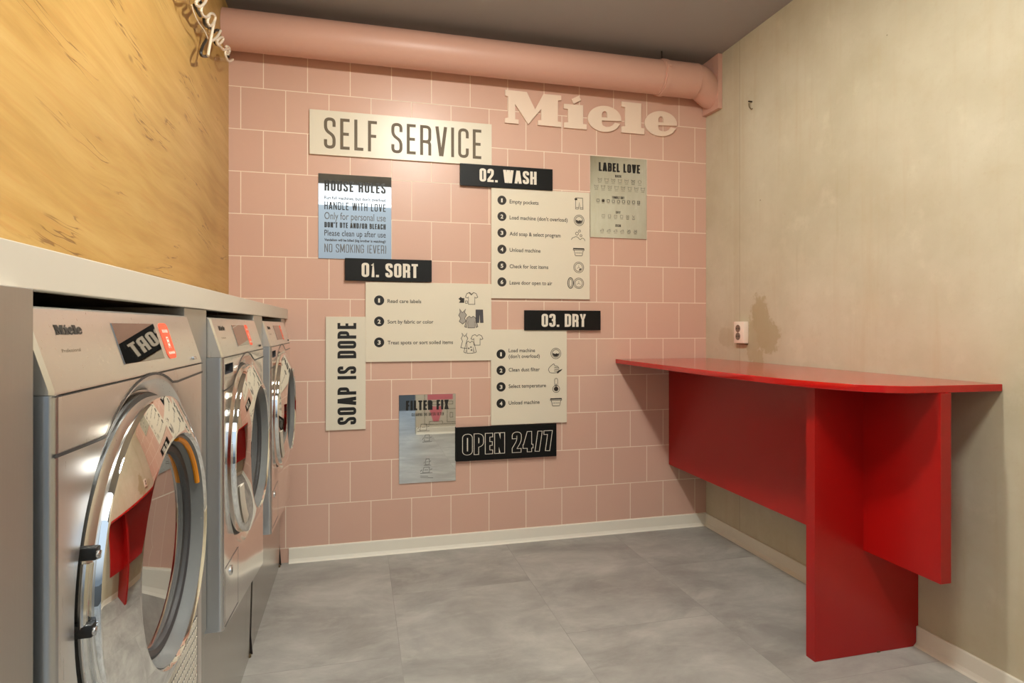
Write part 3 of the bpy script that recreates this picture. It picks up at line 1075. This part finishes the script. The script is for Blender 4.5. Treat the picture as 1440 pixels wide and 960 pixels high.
    if dryer:
        gr = MB().fbox(ff, (.375, .41, -.001), (.566, .577, .0004))
        gro = gr.build('grille', 'gasket', root, smooth=False)
        sl = MB()
        rows = 9
        for rr in range(rows):
            v = .415 + rr * .0182
            for cc in range(17):
                u = .379 + cc * .0108
                sl.fbox(Frame(ff(u, v, 0), (0, 1, 0), (0, .42, 1)), (0, 0, .0004), (.0058, .0145, .0022))
        sl.build('louvres', 'counter', gro, smooth=False)
        ribbon(lf, ff, [(.36, .40), (.36, .606), (.572, .606), (.572, .40)], .002, False, .0005)
        lf.build('flap_outline', 'ink', fpo, smooth=False)
    else:
        ribbon(lf, ff, [(.02, .43 if i == 1 else .40), (.178, .418 if i == 1 else .398), (.178, .562 if i == 1 else .536), (.02, .566 if i == 1 else .53)], .002, True, .0005)
        lf.build('service_flap', 'gasket', fpo, smooth=False)
        zc = .537 if i == 1 else .508
        lk = MB().lathe([(0, .0), (.012, .0), (.012, .002), (.010, .003), (0, .003)], (XF, y0 + .088, zc), 'X', 20)
        lko = lk.build('flap_lock', 'steel2', fpo)
        MB().fbox(ff, (.0865, zc - .006, .003), (.0895, zc + .006, .0036)).build('lock_slot', 'black', lko, smooth=False)
        # detergent drawer with a sunk grip
        fz0, fz1 = 1.022, 1.046
        dr = MB().fbox(ff, (.012, fz0 - .004, -.004), (.26, fz1 + .008, .0007), .0004)
        du0, du1 = .022, .108
        d2 = MB()
        for a, b in (((.02, fz0 - .006), (du0, fz1 + .006)),):
            pass
        grip = MB()
        ring0 = [ff(du0, fz0, .001), ff(du1, fz0, .001), ff(du1, fz1, .001), ff(du0, fz1, .001)]
        ring1 = [ff(du0 + .002, fz0 + .006, -.018), ff(du1 - .002, fz0 + .006, -.018), ff(du1 - .002, fz1, -.018), ff(du0 + .002, fz1, -.018)]
        # cut the opening in the front sheet
        cutm = MB().fbox(ff, (du0, fz0, -.03), (du1, fz1, .03)).build('c', 'black', None, smooth=False)
        md = fpo.modifiers.new('opening', 'BOOLEAN')
        md.operation = 'DIFFERENCE'
        md.object = cutm
        md.solver = 'EXACT'
        dg = bpy.context.evaluated_depsgraph_get()
        nm = bpy.data.meshes.new_from_object(fpo.evaluated_get(dg))
        fpo.modifiers.clear()
        old = fpo.data
        if len(nm.polygons) > 50:
            fpo.data = nm
        bpy.data.objects.remove(cutm)
        grip.loft([ring0, ring1], True, False)
        grip.add(ring1, [[0, 1, 2, 3]])
        grip.build('drawer_grip', 'gasket', root, smooth=False, recalc=False)
    kick(y0, y0 + MW, zb0 - .001, zb1 - .001).build('plinth', 'plinth', root, smooth=False)
    return root

machine(0, 'nearest steel tumble dryer with hinged chrome door and slotted grille', True)
machine(1, 'middle steel washing machine of the row, between two filler strips', False)
machine(2, 'farthest steel washing machine, close to the pink tiled wall', False)

def plinth_strip(y0, y1, ym, z0, z1, lab, second=True):
    st = thing('plinth_strip', (.17, (y0 + y1) / 2, 0), lab, 'plinth strip')
    kick(y0 + .001, ym, z0, z0).build('kick_plate', 'plinth', st, smooth=False)
    if second:
        kick(ym + .036, y1 - .001, z1, z1).build('kick_plate', 'plinth', st, smooth=False)
    MB().prism([(.150, ym + .004, .004), (.160, ym + .004, .004), (.170, ym + .004, min(z0, z1)), (.160, ym + .004, min(z0, z1))], (0, .017, 0)).build('upright', 'brass', st, smooth=False)
    MB().prism([(.184, ym + .03, .002), (.172, ym + .03, .15), (.166, ym + .03, .15), (.150, ym + .03, .002)], (0, .002, 0)).build('dark_flap', 'darkgap', st, smooth=False)
    MB().lathe([(0, 0), (.010, 0), (.010, .008), (.004, .01), (.004, .05), (0, .05)], (.172, ym + .016, .0), 'Z', 14).build('adjusting_foot', 'brass', st)
_e = [MY0 + k * MP + MW for k in range(3)]
plinth_strip(_e[0], MY0 + MP, _e[0] + .085, .40, .425, 'steel plinth strip between the nearest dryer and the middle machine')
plinth_strip(_e[1], MY0 + 2 * MP, _e[1] + .085, .36, .384, 'steel plinth strip with a brass-coloured foot right of the middle machine')
plinth_strip(_e[2], -.022, -.062, .353, .353, 'bent steel plinth strip in the corner below the farthest machine', False)

# ------------------------------------------------------------------ signs on the tiled wall
def sign(name, px, d, m, label, cat='sign', h0=None):
    """px: left, right x at mid height and top/bottom y read at the left edge; returns (object, frame, uv)"""
    (x0, yt, yb, x1) = px
    a = at(x0, yb, 1, -d)
    b = at(x0, yt, 1, -d)
    c = at(x1, 400, 1, -d)
    o = thing(name, ((a.x + c.x) / 2, 0, a.z), label, cat)
    back = h0 if h0 is not None else .0003
    MB().box((a.x, -d, a.z), (c.x, -back, b.z), .0008, 1).build('board', m, o, smooth=False)
    if back > .003:
        MB().box((a.x + .03, -back - .0003, b.z - .03), (c.x - .03, -.0003, b.z - .012)).build('mounting_rail', 'rodmetal', o, smooth=False)
    return o, Frame((0, -d, 0), (1, 0, 0), (0, 0, 1)), d

def uv(x, y, d):
    p = at(x, y, 1, -d)
    return p.x, p.z

def btext(o, fr, d, text, x0, yt, yb, x1, sw, m='inkblack', name='lettering', gap=.1, fat=1.0):
    u0, v0 = uv(x0, yb, d)
    _, v1 = uv(x0, yt, d)
    u1 = uv(x1, yb, d)[0]
    mb = block_text(MB(), fr, text, u0, u1, v0, v1, sw, gap=gap, fat=fat)
    return mb.build(name, m, o, smooth=False)

def ptext(o, fr, d, text, x0, x1, yb, cap, m='ink', off=.0, name='lettering'):
    u0, v0 = uv(x0, yb, d)
    u1 = uv(x1, yb, d)[0]
    _, v1 = uv(x0, yb - cap, d)
    return plain_text(MB(), fr, text, u0, u1, v0, v1 - v0, off).build(name, m, o, smooth=False)

# SELF SERVICE
o, fr, d = sign('wide_sign', (435, 153, 216, 691.5), .012, 'signsatin', 'wide cream sign board reading SELF SERVICE in thin capitals')
btext(o, fr, d, 'SELF SERVICE', 455.5, 164.5, 208.3, 677, .098, 'inkgrey', gap=.16)

# HOUSE RULES
o, fr, d = sign('mirror_sign', (447.5, 243.2, 363, 550.5), .006, 'mirror', 'mirrored acrylic sign headed HOUSE RULES under the wide cream board')
HX0, HX1 = 456.2, 542.4
btext(o, fr, d, 'HOUSE RULES', HX0, 253.2, 267.9, HX1, .15, 'inkblack', gap=.12, fat=1.25)
ptext(o, fr, d, "Run full machines, but don't overload", HX0, HX1, 279.4, 4.4, 'ink', .02)
btext(o, fr, d, 'HANDLE WITH LOVE', HX0, 283.2, 294.0, HX1, .12, 'inkblack', gap=.13)
ptext(o, fr, d, 'Only for personal use', HX0, HX1, 307.8, 10.6, 'inksoft')
btext(o, fr, d, "DON'T DYE AND/OR BLEACH", HX0, 311.8, 319.4, HX1, .16, 'inkblack', gap=.1, fat=1.25)
ptext(o, fr, d, 'Please clean up after use', HX0, HX1, 331, 8.6, 'ink', .004)
ptext(o, fr, d, 'Vandalism will be billed (big brother is watching)!', HX0, HX1, 338.4, 3.5, 'ink', .03)
btext(o, fr, d, 'NO SMOKING (EVER)', HX0, 342.4, 354.2, HX1 + .6, .09, 'inksoft', gap=.13)

# LABEL LOVE
o, fr, d = sign('mirror_sign', (830, 218.5, 333.5, 909.5), .006, 'mirror', 'mirrored acrylic sign headed LABEL LOVE with rows of laundry care symbols')
btext(o, fr, d, 'LABEL LOVE', 842, 227.8, 240.2, 900, .17, 'inkblack', gap=.09, fat=1.3)
for t, yb, x0, x1 in (('WASH', 249.3, 865, 873.5), ('TUMBLE DRY', 279.2, 860.5, 878), ('DRY', 300.2, 866, 872.5), ('IRON', 318.8, 865.5, 873)):
    btext(o, fr, d, t, x0, yb - 3.6, yb, x1, .15, 'ink', 'heading', fat=1.2)
def care(kind, c, s, mb, fr):
    u, v = c
    R = lambda pts, cl=False: ribbon(mb, fr, [(u + x * s, v + y * s) for x, y in pts], .0011, cl)
    if kind == 'tub':
        R([(-.55, .5), (-.42, -.45), (.42, -.45), (.55, .5)])
        R([(-.5, .3), (-.25, .2), (0, .3), (.25, .2), (.5, .3)])
    elif kind == 'circle':
        R(circ((0, 0), .45, n=16), True)
    elif kind == 'square':
        R([(-.45, -.45), (.45, -.45), (.45, .45), (-.45, .45)], True)
    elif kind == 'dryer':
        R([(-.5, -.5), (.5, -.5), (.5, .5), (-.5, .5)], True)
        R(circ((0, 0), .42, n=16), True)
    elif kind == 'iron':
        R([(-.6, -.4), (.55, -.4), (.45, .3), (-.05, .3)])
        R([(-.6, -.4), (-.35, 0), (.5, 0)])
    elif kind == 'cross':
        R([(-.5, -.5), (.5, .5)])
        R([(-.5, .5), (.5, -.5)])
    R([(-.5, -.85), (.5, -.85)])
rows = [(254.0, 843.5, 899.5, ['tub'] * 5 + ['tub', 'circle'], .016), (264.0, 838.5, 904, ['tub'] * 8, .016), (283.2, 841, 898, ['dryer'] * 8 + ['dryer'], .013), (304.3, 848.5, 891, ['square'] * 5 + ['cross'], .013), (324.2, 846.5, 893.5, ['iron'] * 6, .014)]
for yy, xa, xb, kinds, s in rows:
    v = uv(869, yy, d)[1]
    ua, ub = uv(xa, yy, d)[0], uv(xb, yy, d)[0]
    mb = MB()
    for k, kd in enumerate(kinds):
        c = (ua + (ub - ua) * k / (len(kinds) - 1), v)
        if len(kinds) == 9 and k == 1:
            disc(mb, fr, c[0], c[1], s * .5)
        care(kd, c, s * 1.25, mb, fr)
        if len(kinds) == 7 and k == 5 or len(kinds) == 9 and k == 8 or len(kinds) == 6 and k >= 4:
            care('cross', c, s * 1.1, mb, fr)
        elif kd in ('tub', 'square') and k % 2 == 0:
            disc(mb, fr, c[0], c[1], s * .12, n=8)
    mb.build('care_symbols', 'ink', o, smooth=False)

# white instruction boards
BD = .012
def bullets(o, fr, d, items, bx, tx, rpx, cap, hdr=None):
    for k, (num, by, lines) in enumerate(items):
        u, v = uv(bx, by, d)
        r = uv(bx + rpx, by, d)[0] - u
        bo = disc(MB(), fr, u, v, r).build('bullet', 'inkblack' if cap < 5.5 else 'ink', o, smooth=False)
        block = plain_text(MB(), fr, str(num), u - r * (.2 if num == 1 else .3), u + r * (.16 if num == 1 else .3), v - r * .42, r * .84, .03, .0009)
        block.build('number', 'whiteprint', bo, smooth=False)
        for text, xr, yb in lines:
            ptext(o, fr, d, text, tx, xr, yb, cap, 'ink', .012)

class Icon:
    """line drawing in a box given by photograph corners"""
    def __init__(s, fr, d, x0, y0, x1, y1, w=.0026):
        s.fr, s.w = fr, w
        (s.u0, s.v1), (s.u1, _) = uv(x0, y0, d), uv(x1, y0, d)
        s.v0 = uv((x0 + x1) / 2, y1, d)[1]
        s.v1 = uv((x0 + x1) / 2, y0, d)[1]
        s.mb, s.fills = MB(), []
    def P(s, x, y):
        return (s.u0 + x * (s.u1 - s.u0), s.v0 + y * (s.v1 - s.v0))
    def line(s, pts, closed=False, rad=0, w=None):
        q = [s.P(p[0], p[1]) + ((True,) if rad else ()) for p in pts]
        if rad:
            q = fillet(q, rad, closed)
        ribbon(s.mb, s.fr, q, w or s.w, closed, .0008)
        return s
    def ring(s, cx, cy, r, ry=None, a0=0, a1=360, w=None):
        ar = (s.u1 - s.u0) / (s.v1 - s.v0)
        ribbon(s.mb, s.fr, [s.P(*p) for p in circ((cx, cy), r, (ry or r * ar), 26, a0, a1)], w or s.w, a1 - a0 >= 360, .0008)
        return s
    def fill(s, pts, m='ink', h=.0004):
        mb = MB()
        shape2d(mb, [[s.P(*p) for p in pts]], s.fr, 0, h)
        s.fills.append((mb, m))
        return s
    def build(s, o):
        ob = s.mb.build('icon', 'ink', o, smooth=False)
        for mb, m in s.fills:
            mb.build('icon_fill', m, ob, smooth=False)

def ic_washer(fr, d, x, y, r, o):
    c = Icon(fr, d, x - r, y - r, x + r, y + r)
    c.ring(.5, .5, .47).ring(.5, .5, .34)
    c.fill([(.5 + .3 * math.cos(math.radians(a)), .5 + .3 * math.sin(math.radians(a))) for a in range(175, 366, 10)] + [(.68, .46), (.58, .52), (.42, .45), (.3, .52)])
    c.build(o)
def ic_drum(fr, d, x, y, r, o, spot=False):
    c = Icon(fr, d, x - r, y - r, x + r, y + r)
    c.ring(.5, .5, .47).ring(.5, .5, .35)
    for a in (90, 210, 330):
        c.line([(.5, .5), (.5 + .2 * math.cos(math.radians(a)), .5 + .2 * math.sin(math.radians(a)))], w=.0016)
    if spot:
        c.fill([(.5 + .3 * math.cos(math.radians(a)), .5 + .3 * math.sin(math.radians(a))) for a in range(270, 341, 10)] + [(.62, .4)])
    c.build(o)
def ic_basket(fr, d, x0, y0, x1, y1, o):
    c = Icon(fr, d, x0, y0, x1, y1)
    c.line([(.04, .98), (.96, .98), (.98, .74), (.02, .74)], True)
    c.fill([(.04, .98), (.96, .98), (.96, .84), (.04, .84)])
    c.line([(.1, .74), (.2, .04), (.8, .04), (.9, .74)], False, .004)
    for k in range(6):
        c.line([(.26 + k * .096, .3), (.26 + k * .096, .5)], w=.0018)
    c.build(o)
def ic_shirt(c, x0, y0, w, h, sleeve=.25, long=False):
    q = lambda x, y: (x0 + x * w, y0 + y * h)
    if long:
        pts = [q(.36, 1), q(.18, .86), q(0, .1), q(.14, .02), q(.26, .55), q(.24, 0), q(.76, 0), q(.74, .55), q(.86, .02), q(1, .1), q(.82, .86), q(.64, 1), q(.5, .86)]
    else:
        pts = [q(.34, 1), q(.12, .9), q(0, .6), q(.16, .52), q(.24, .62), q(.24, 0), q(.76, 0), q(.76, .62), q(.84, .52), q(1, .6), q(.88, .9), q(.66, 1), q(.5, .84)]
    c.line(pts, True)
    return pts

# 01 SORT board
o, fr, d = sign('instruction_board', (514, 396, 509, 691), BD, 'signwhite', 'cream sorting board with three numbered lines and clothing drawings', 'sign board')
bullets(o, fr, d, [(1, 422.2, [('Read care labels', 592.4, 425.6)]), (2, 451.8, [('Sort by fabric or color', 609.4, 454.7)]), (3, 481.2, [('Treat spots or sort soiled items', 637, 484)])], 533.2, 545, 7.1, 5.3)
c = Icon(fr, d, 644.7, 411, 671.8, 427.7)
ic_shirt(c, .36, 0, .64, 1)
c.line([(.55, .98), (.66, .78), (.78, .98)], False).fill([(.0, .45), (.12, .62), (.18, .52), (.3, .52), (.3, .12), (.02, .12), (.1, .3)])
c.line([(.36, .08), (.46, .08), (.46, .28), (.36, .28)], True)
c.build(o)
c = Icon(fr, d, 645, 434.4, 679.5, 460.8)
dress = [(.04, 1), (.06, .82), (.0, .66), (.08, .5), (.02, .34), (.16, .2), (.3, .36), (.24, .5), (.32, .68), (.24, .82), (.28, 1), (.15, .8)]
c.fill(dress, 'greyfill').line(dress, True)
tr = [(.7, .96), (.98, .96), (1, .28), (.88, .28), (.85, .74), (.82, .28), (.7, .28)]
c.fill(tr, 'darkfill').line(tr, True)
pts = ic_shirt(c, .24, 0, .54, .62, long=True)
c.fill(pts, 'greyfill', .0006)
c.build(o)
c = Icon(fr, d, 647.9, 468, 679, 496.5)
c.line([(.05, 1), (.08, .86), (.02, .74), (.08, .6), (.0, .28), (.28, .24), (.26, .6), (.32, .74), (.24, .86), (.28, 1), (.17, .82)], True)
ic_shirt(c, .46, .4, .54, .52)
pts = ic_shirt(c, .14, 0, .56, .6, long=True)
c.fill(pts, 'signwhite', .0006)
for x, y in ((.36, .24), (.46, .3), (.48, .16)):
    c.ring(x, y, .025, w=.003)
c.build(o)

# 02 WASH board
o, fr, d = sign('instruction_board', (691, 263.2, 419.2, 829.5), BD, 'signwhite', 'tall cream washing board with six numbered lines and small icons', 'sign board')
bullets(o, fr, d, [(1, 281.5, [('Empty pockets', 757.3, 285.8)]), (2, 304.2, [("Load machine (don't overload)", 798, 308.2)]), (3, 327.2, [('Add soap & select program', 788.3, 331.0)]), (4, 350.4, [('Unload machine', 760, 353.8)]), (5, 373.4, [('Check for lost items', 771, 376.8)]), (6, 396.3, [('Leave door open to air', 776.5, 399.8)])], 705.8, 716.6, 6.3, 5.6)
c = Icon(fr, d, 807.5, 277.8, 819.8, 295.8)
c.line([(.15, .97), (.95, .97), (1, .1), (.68, .1), (.57, .62), (.46, .1), (.15, .1)], True)
c.line([(.2, .22), (.47, .22)]).line([(.68, .22), (.98, .22)]).fill([(0, .9), (.3, .95), (.36, .8), (.1, .78)])
c.build(o)
ic_washer(fr, d, 814.2, 309.8, 7.4, o)
c = Icon(fr, d, 803, 322.8, 822.8, 338.4)
c.ring(.42, .64, .1).ring(.6, .88, .07).ring(.7, .46, .07)
c.line([(.02, .06), (.08, .24), (.2, .28), (.3, .36), (.46, .34), (.56, .2), (.66, .08), (.72, .2), (.84, .26), (.96, .14), (.98, 0)], False, .006)
c.build(o)
ic_basket(fr, d, 805.6, 348.9, 821.8, 359.9, o)
ic_drum(fr, d, 813.7, 375.9, 7.5, o, True)
c = Icon(fr, d, 798, 390, 806.4, 405.6)
c.ring(.5, .5, .46, .48, w=.004).ring(.5, .5, .24, .36)
c.build(o)
ic_drum(fr, d, 813.7, 398.2, 7.4, o)

# 03 DRY board
o, fr, d = sign('instruction_board', (690.5, 463.2, 598, 797.2), BD, 'signwhite', 'cream drying board with four numbered lines above the black opening-hours sign', 'sign board')
bullets(o, fr, d, [(1, 497.7, [('Load machine', 752.4, 495.2), ("(don't overload)", 759, 503.4)]), (2, 520.6, [('Clean dust filter', 759, 522.4)]), (3, 543.8, [('Select temperature', 767.8, 545.4)]), (4, 567, [('Unload machine', 758.8, 568.8)])], 704.6, 715.3, 6.4, 5.4)
ic_washer(fr, d, 781.6, 496.8, 7.5, o)
c = Icon(fr, d, 771, 511, 791, 525.3)
c.line([(.42, .86), (.4, 1), (.28, .9), (.05, .6), (.0, .4), (.1, .12), (.3, .08), (.62, .1)], False, .004)
c.line([(.4, .82), (.66, .72), (.76, .5)], False).line([(.42, .62), (.72, .56)]).line([(.42, .44), (.74, .4)]).line([(.4, .28), (.7, .24)])
c.fill([(.58, .12), (.66, .0), (.72, .08), (.92, .3), (1, .46), (.86, .4), (.74, .34)])
c.build(o)
c = Icon(fr, d, 776.7, 531.8, 787.3, 551.9)
c.line([(.36, .44), (.3, .5), (.3, .92), (.4, 1), (.6, 1), (.7, .92), (.7, .5), (.64, .44)], False, .003)
c.ring(.5, .26, .46, .25).fill([(.5 + .3 * math.cos(math.radians(a)), .26 + .16 * math.sin(math.radians(a))) for a in range(0, 360, 15)])
c.fill([(.44, .3), (.56, .3), (.56, .62), (.44, .62)], 'darkfill')
c.build(o)
ic_basket(fr, d, 773.5, 559.7, 790.2, 570.9, o)

# black header boards
HD = .021
for pxs, txt, xa, yt, yb, xb, lab, sw in (
        ((485, 362.5, 394.2, 607.2), '01. SORT', 508.5, 369.2, 389.2, 587.8, 'black header sign reading 01. SORT above the sorting board', .165),
        ((647, 229.2, 260.2, 777.2), '02. WASH', 674.3, 236.3, 254.9, 754.5, 'black header sign reading 02. WASH above the washing board', .165),
        ((737.5, 436, 464.2, 844.6), '03. DRY', 761.6, 441, 459.4, 824, 'black header sign reading 03. DRY above the drying board', .165)):
    o, fr, d = sign('header_sign', pxs, HD, 'signblack', lab, 'sign', h0=.0125)
    btext(o, fr, d, txt, xa, yt, yb, xb, sw, 'whiteprint', gap=.08, fat=1.25)

# OPEN 24/7
o, fr, d = sign('opening_hours_sign', (641, 601, 649, 782.6), HD, 'signblack', 'black sign reading OPEN 24/7 in white outlined characters', 'sign', h0=.0125)
u0, v0 = uv(650, 640.3, d)
v1 = uv(650, 610.2, d)[1]
u1 = uv(776.8, 636, d)[0]
s = .0045
block_text(MB(), fr, 'OPEN 24/7', u0, u1, v0, v1, .205, .0004, 0, gap=.045, fat=1.22).build('lettering', 'whiteprint', o, smooth=False)
block_text(MB(), fr, 'OPEN 24/7', u0, u1, v0, v1, .205, .0009, -.0026, gap=.045, fat=1.22).build('lettering_infill', 'signblack', o, smooth=False)

# SOAP IS DOPE
o, fr, d = sign('narrow_sign', (458, 445, 605.5, 514.2), .010, 'signsatin', 'narrow upright cream sign reading SOAP IS DOPE from bottom to top')
ub, vb = uv(501, 596.3, d)
ut = uv(474.6, 596.3, d)[0]
vt = uv(501, 453.8, d)[1]
fv = Frame((ub, -d, vb), (0, 0, 1), (-1, 0, 0))
block_text(MB(), fv, 'SOAP IS DOPE', 0, vt - vb, 0, ub - ut, .15, gap=.12, fat=1.2).build('lettering', 'inkblack', o, smooth=False)

# FILTER FIX
o, fr, d = sign('mirror_sign', (561, 555.5, 680.5, 641), .006, 'mirror', 'mirrored acrylic sign headed FILTER FIX left of the opening-hours sign')
btext(o, fr, d, 'FILTER FIX', 570.8, 563.4, 577.2, 631, .18, 'inkblack', gap=.09, fat=1.3)
btext(o, fr, d, 'CLEANING THE DRYER FILTER', 579, 581, 585.2, 624, .14, 'ink', gap=.14)
for (x0, y0, x1, y1) in ((587, 595, 604, 606), (594, 610, 607, 621), (596, 644, 606, 654), (591, 656, 608, 665)):
    c = Icon(fr, d, x0, y0, x1, y1, .0013)
    c.line([(.2, .1), (.75, .1), (.75, .9), (.3, .9)], True).line([(.0, .0), (1, .0)]).line([(.8, .5), (1, .62)]).line([(.35, .5), (.65, .5)]).line([(0, .3), (.15, .55)])
    c.build(o)
ribbon(l1 := MB(), fr, [uv(591, 671, d), uv(609, 671.5, d)], .0014)
ribbon(l1, fr, [uv(591, 669, d), uv(602, 669.2, d)], .0014)
l1.build('caption', 'ink', o, smooth=False)

# big slab-serif letters
lo = thing('letter_sign', (1.78, 0, 2.21), 'big cream slab-serif letters mounted on the tiles below the pipe', 'sign')
for k, lps in LOGO_UV.items():
    shape2d(MB(), lps, WALL, .002, .012).build('letter', 'letter', lo, smooth=False)

# ------------------------------------------------------------------ unlit tube lettering on the wooden wall
nx = .001
ns = thing('tube_sign', (nx, -.5, 2.2), 'unlit cream glass-tube script sign standing off the wooden wall', 'neon sign')
def tp(pts, x=nx):
    return [at(p[0] / 8.73 + 200, p[1] / 8.73, 0, x) for p in pts]
A = [(560, -120), (590, -60), (640, -40), (700, -90), (720, -30), (690, 0), (652, 30), (672, 74), (722, 84), (765, 40), (790, -10)]
B_ = [(738, 62), (716, 130), (742, 192), (788, 214), (832, 190), (806, 232), (798, 282), (836, 326), (880, 284), (900, 214), (876, 166), (832, 166), (806, 200)]
C_ = [(888, 250), (862, 370), (838, 500), (806, 684)]
D_ = [(836, 506), (884, 488), (930, 440), (962, 378)]
E_ = [(900, 470), (915, 520), (938, 545), (972, 520), (1000, 476), (985, 452), (945, 470), (912, 512), (922, 546), (960, 572), (992, 614), (1036, 606), (1070, 600), (1072, 640), (1050, 664)]
F_ = [(1034, 570), (1062, 572), (1074, 612), (1062, 650), (1040, 640), (1022, 612), (1016, 660), (1034, 722), (1066, 758), (1112, 732)]
for nm, q in (('tube', A), ('tube', B_), ('tube', C_), ('tube', D_), ('tube', E_), ('tube', F_)):
    MB().tube(tp(q), .0052, 10, 2).build(nm, 'tube', ns)
for q in ([(640, 60), (670, 130), (712, 196)], [(756, 226), (760, 290), (806, 338), (840, 346)], [(880, 392), (910, 366), (944, 372)], [(892, 522), (912, 552), (946, 552)], [(786, 490), (742, 560), (716, 640), (726, 686), (776, 694), (806, 684)], [(700, -20), (720, 40)], [(1050, 664), (1062, 700)]):
    MB().tube(tp(q, nx - .010), .0054, 10, 2).build('painted_tube', 'tubepaint', ns)
MB().tube(tp([(606, 60), (636, 170), (690, 280), (760, 366), (806, 470)], nx - .006), .0022, 8, 2).build('cable', 'tube', ns)
for (x, y) in ((835, 395), (1056, 742), (600, 12)):
    p = tp([(x, y)])[0]
    MB().box((XL + .0005, p.y - .006, p.z - .008), (nx - .004, p.y + .006, p.z + .008), .001).build('standoff', 'clear', ns, smooth=False)

# ------------------------------------------------------------------ socket, anchor, lamps
so = thing('wall_socket', (XR, -.356, 1.05), 'white double wall socket on the concrete wall above the red table', 'socket')
SF = Frame((XR, -.307, 1.0495), (0, -1, 0), (0, 0, 1))
w_, h_ = .085, .112
MB().fbox(SF, (.0, 0, .0005), (w_, h_, .03), .004).build('cover', 'plastic', so)
for v in (.036, .076):
    p = SF(w_ / 2 - .006, v, .03)
    rc = MB().lathe([(.0195, .001), (.0195, -.001), (.018, -.0015), (.0165, -.0012), (.0155, -.0004), (0, -.0004)], p, 'X', 28)
    rco = rc.build('outlet', 'socketdark', so)
    for du in (-.009, .009):
        pp = SF(w_ / 2 - .006 + du, v, .0305)
        MB().lathe([(0, -.0004), (.004, -.0004), (.004, .001), (0, .001)], pp, 'X', 10).build('pin_hole', 'black', rco)
MB().fbox(SF, (.01, -.006, .001), (w_ - .004, .0, .02), .001).build('base_edge', 'brass', so)
an = thing('wall_anchor', (XR, -.42, 2.235), 'small dark screw hook left in the concrete wall near the pipe plate', 'hook')
p = at(1057.5, 143, 0, XR)
MB().lathe([(0, -.02), (.004, -.02), (.004, 0), (0, 0)], (XR - .0005, p.y, p.z), 'X', 10).build('screw', 'rodmetal', an)
MB().tube([(XR - .018, p.y, p.z - .008), (XR - .02, p.y - .004, p.z - .028), (XR - .012, p.y - .008, p.z - .042), (XR - .001, p.y - .004, p.z - .036)], .0025, 8, 1).build('hook', 'brass', an)

def ceiling_lamp(pos, r, z, label):
    t = thing('ceiling_lamp', (pos[0], pos[1], ZC), label, 'lamp')
    MB().lathe([(0, 0), (r, 0), (r, -.012), (r - .01, -.016), (0, -.016)], (pos[0], pos[1], ZC - .0005), 'Z', 48).build('canopy', 'lampshade', t)
    MB().lathe([(r - .004, -.014), (r, -.014), (r, z - ZC), (r - .004, z - ZC)], (pos[0], pos[1], ZC), 'Z', 48, True).build('shade', 'lampshade', t)
ceiling_lamp(LAMP_POS, .16, 2.545, 'round white ceiling lamp with a shallow shade above the middle of the room')
ceiling_lamp(FILL_POS, .22, 2.58, 'added wide flat white fixture round the fill light, out of view')  # unseen housing added for the fill light
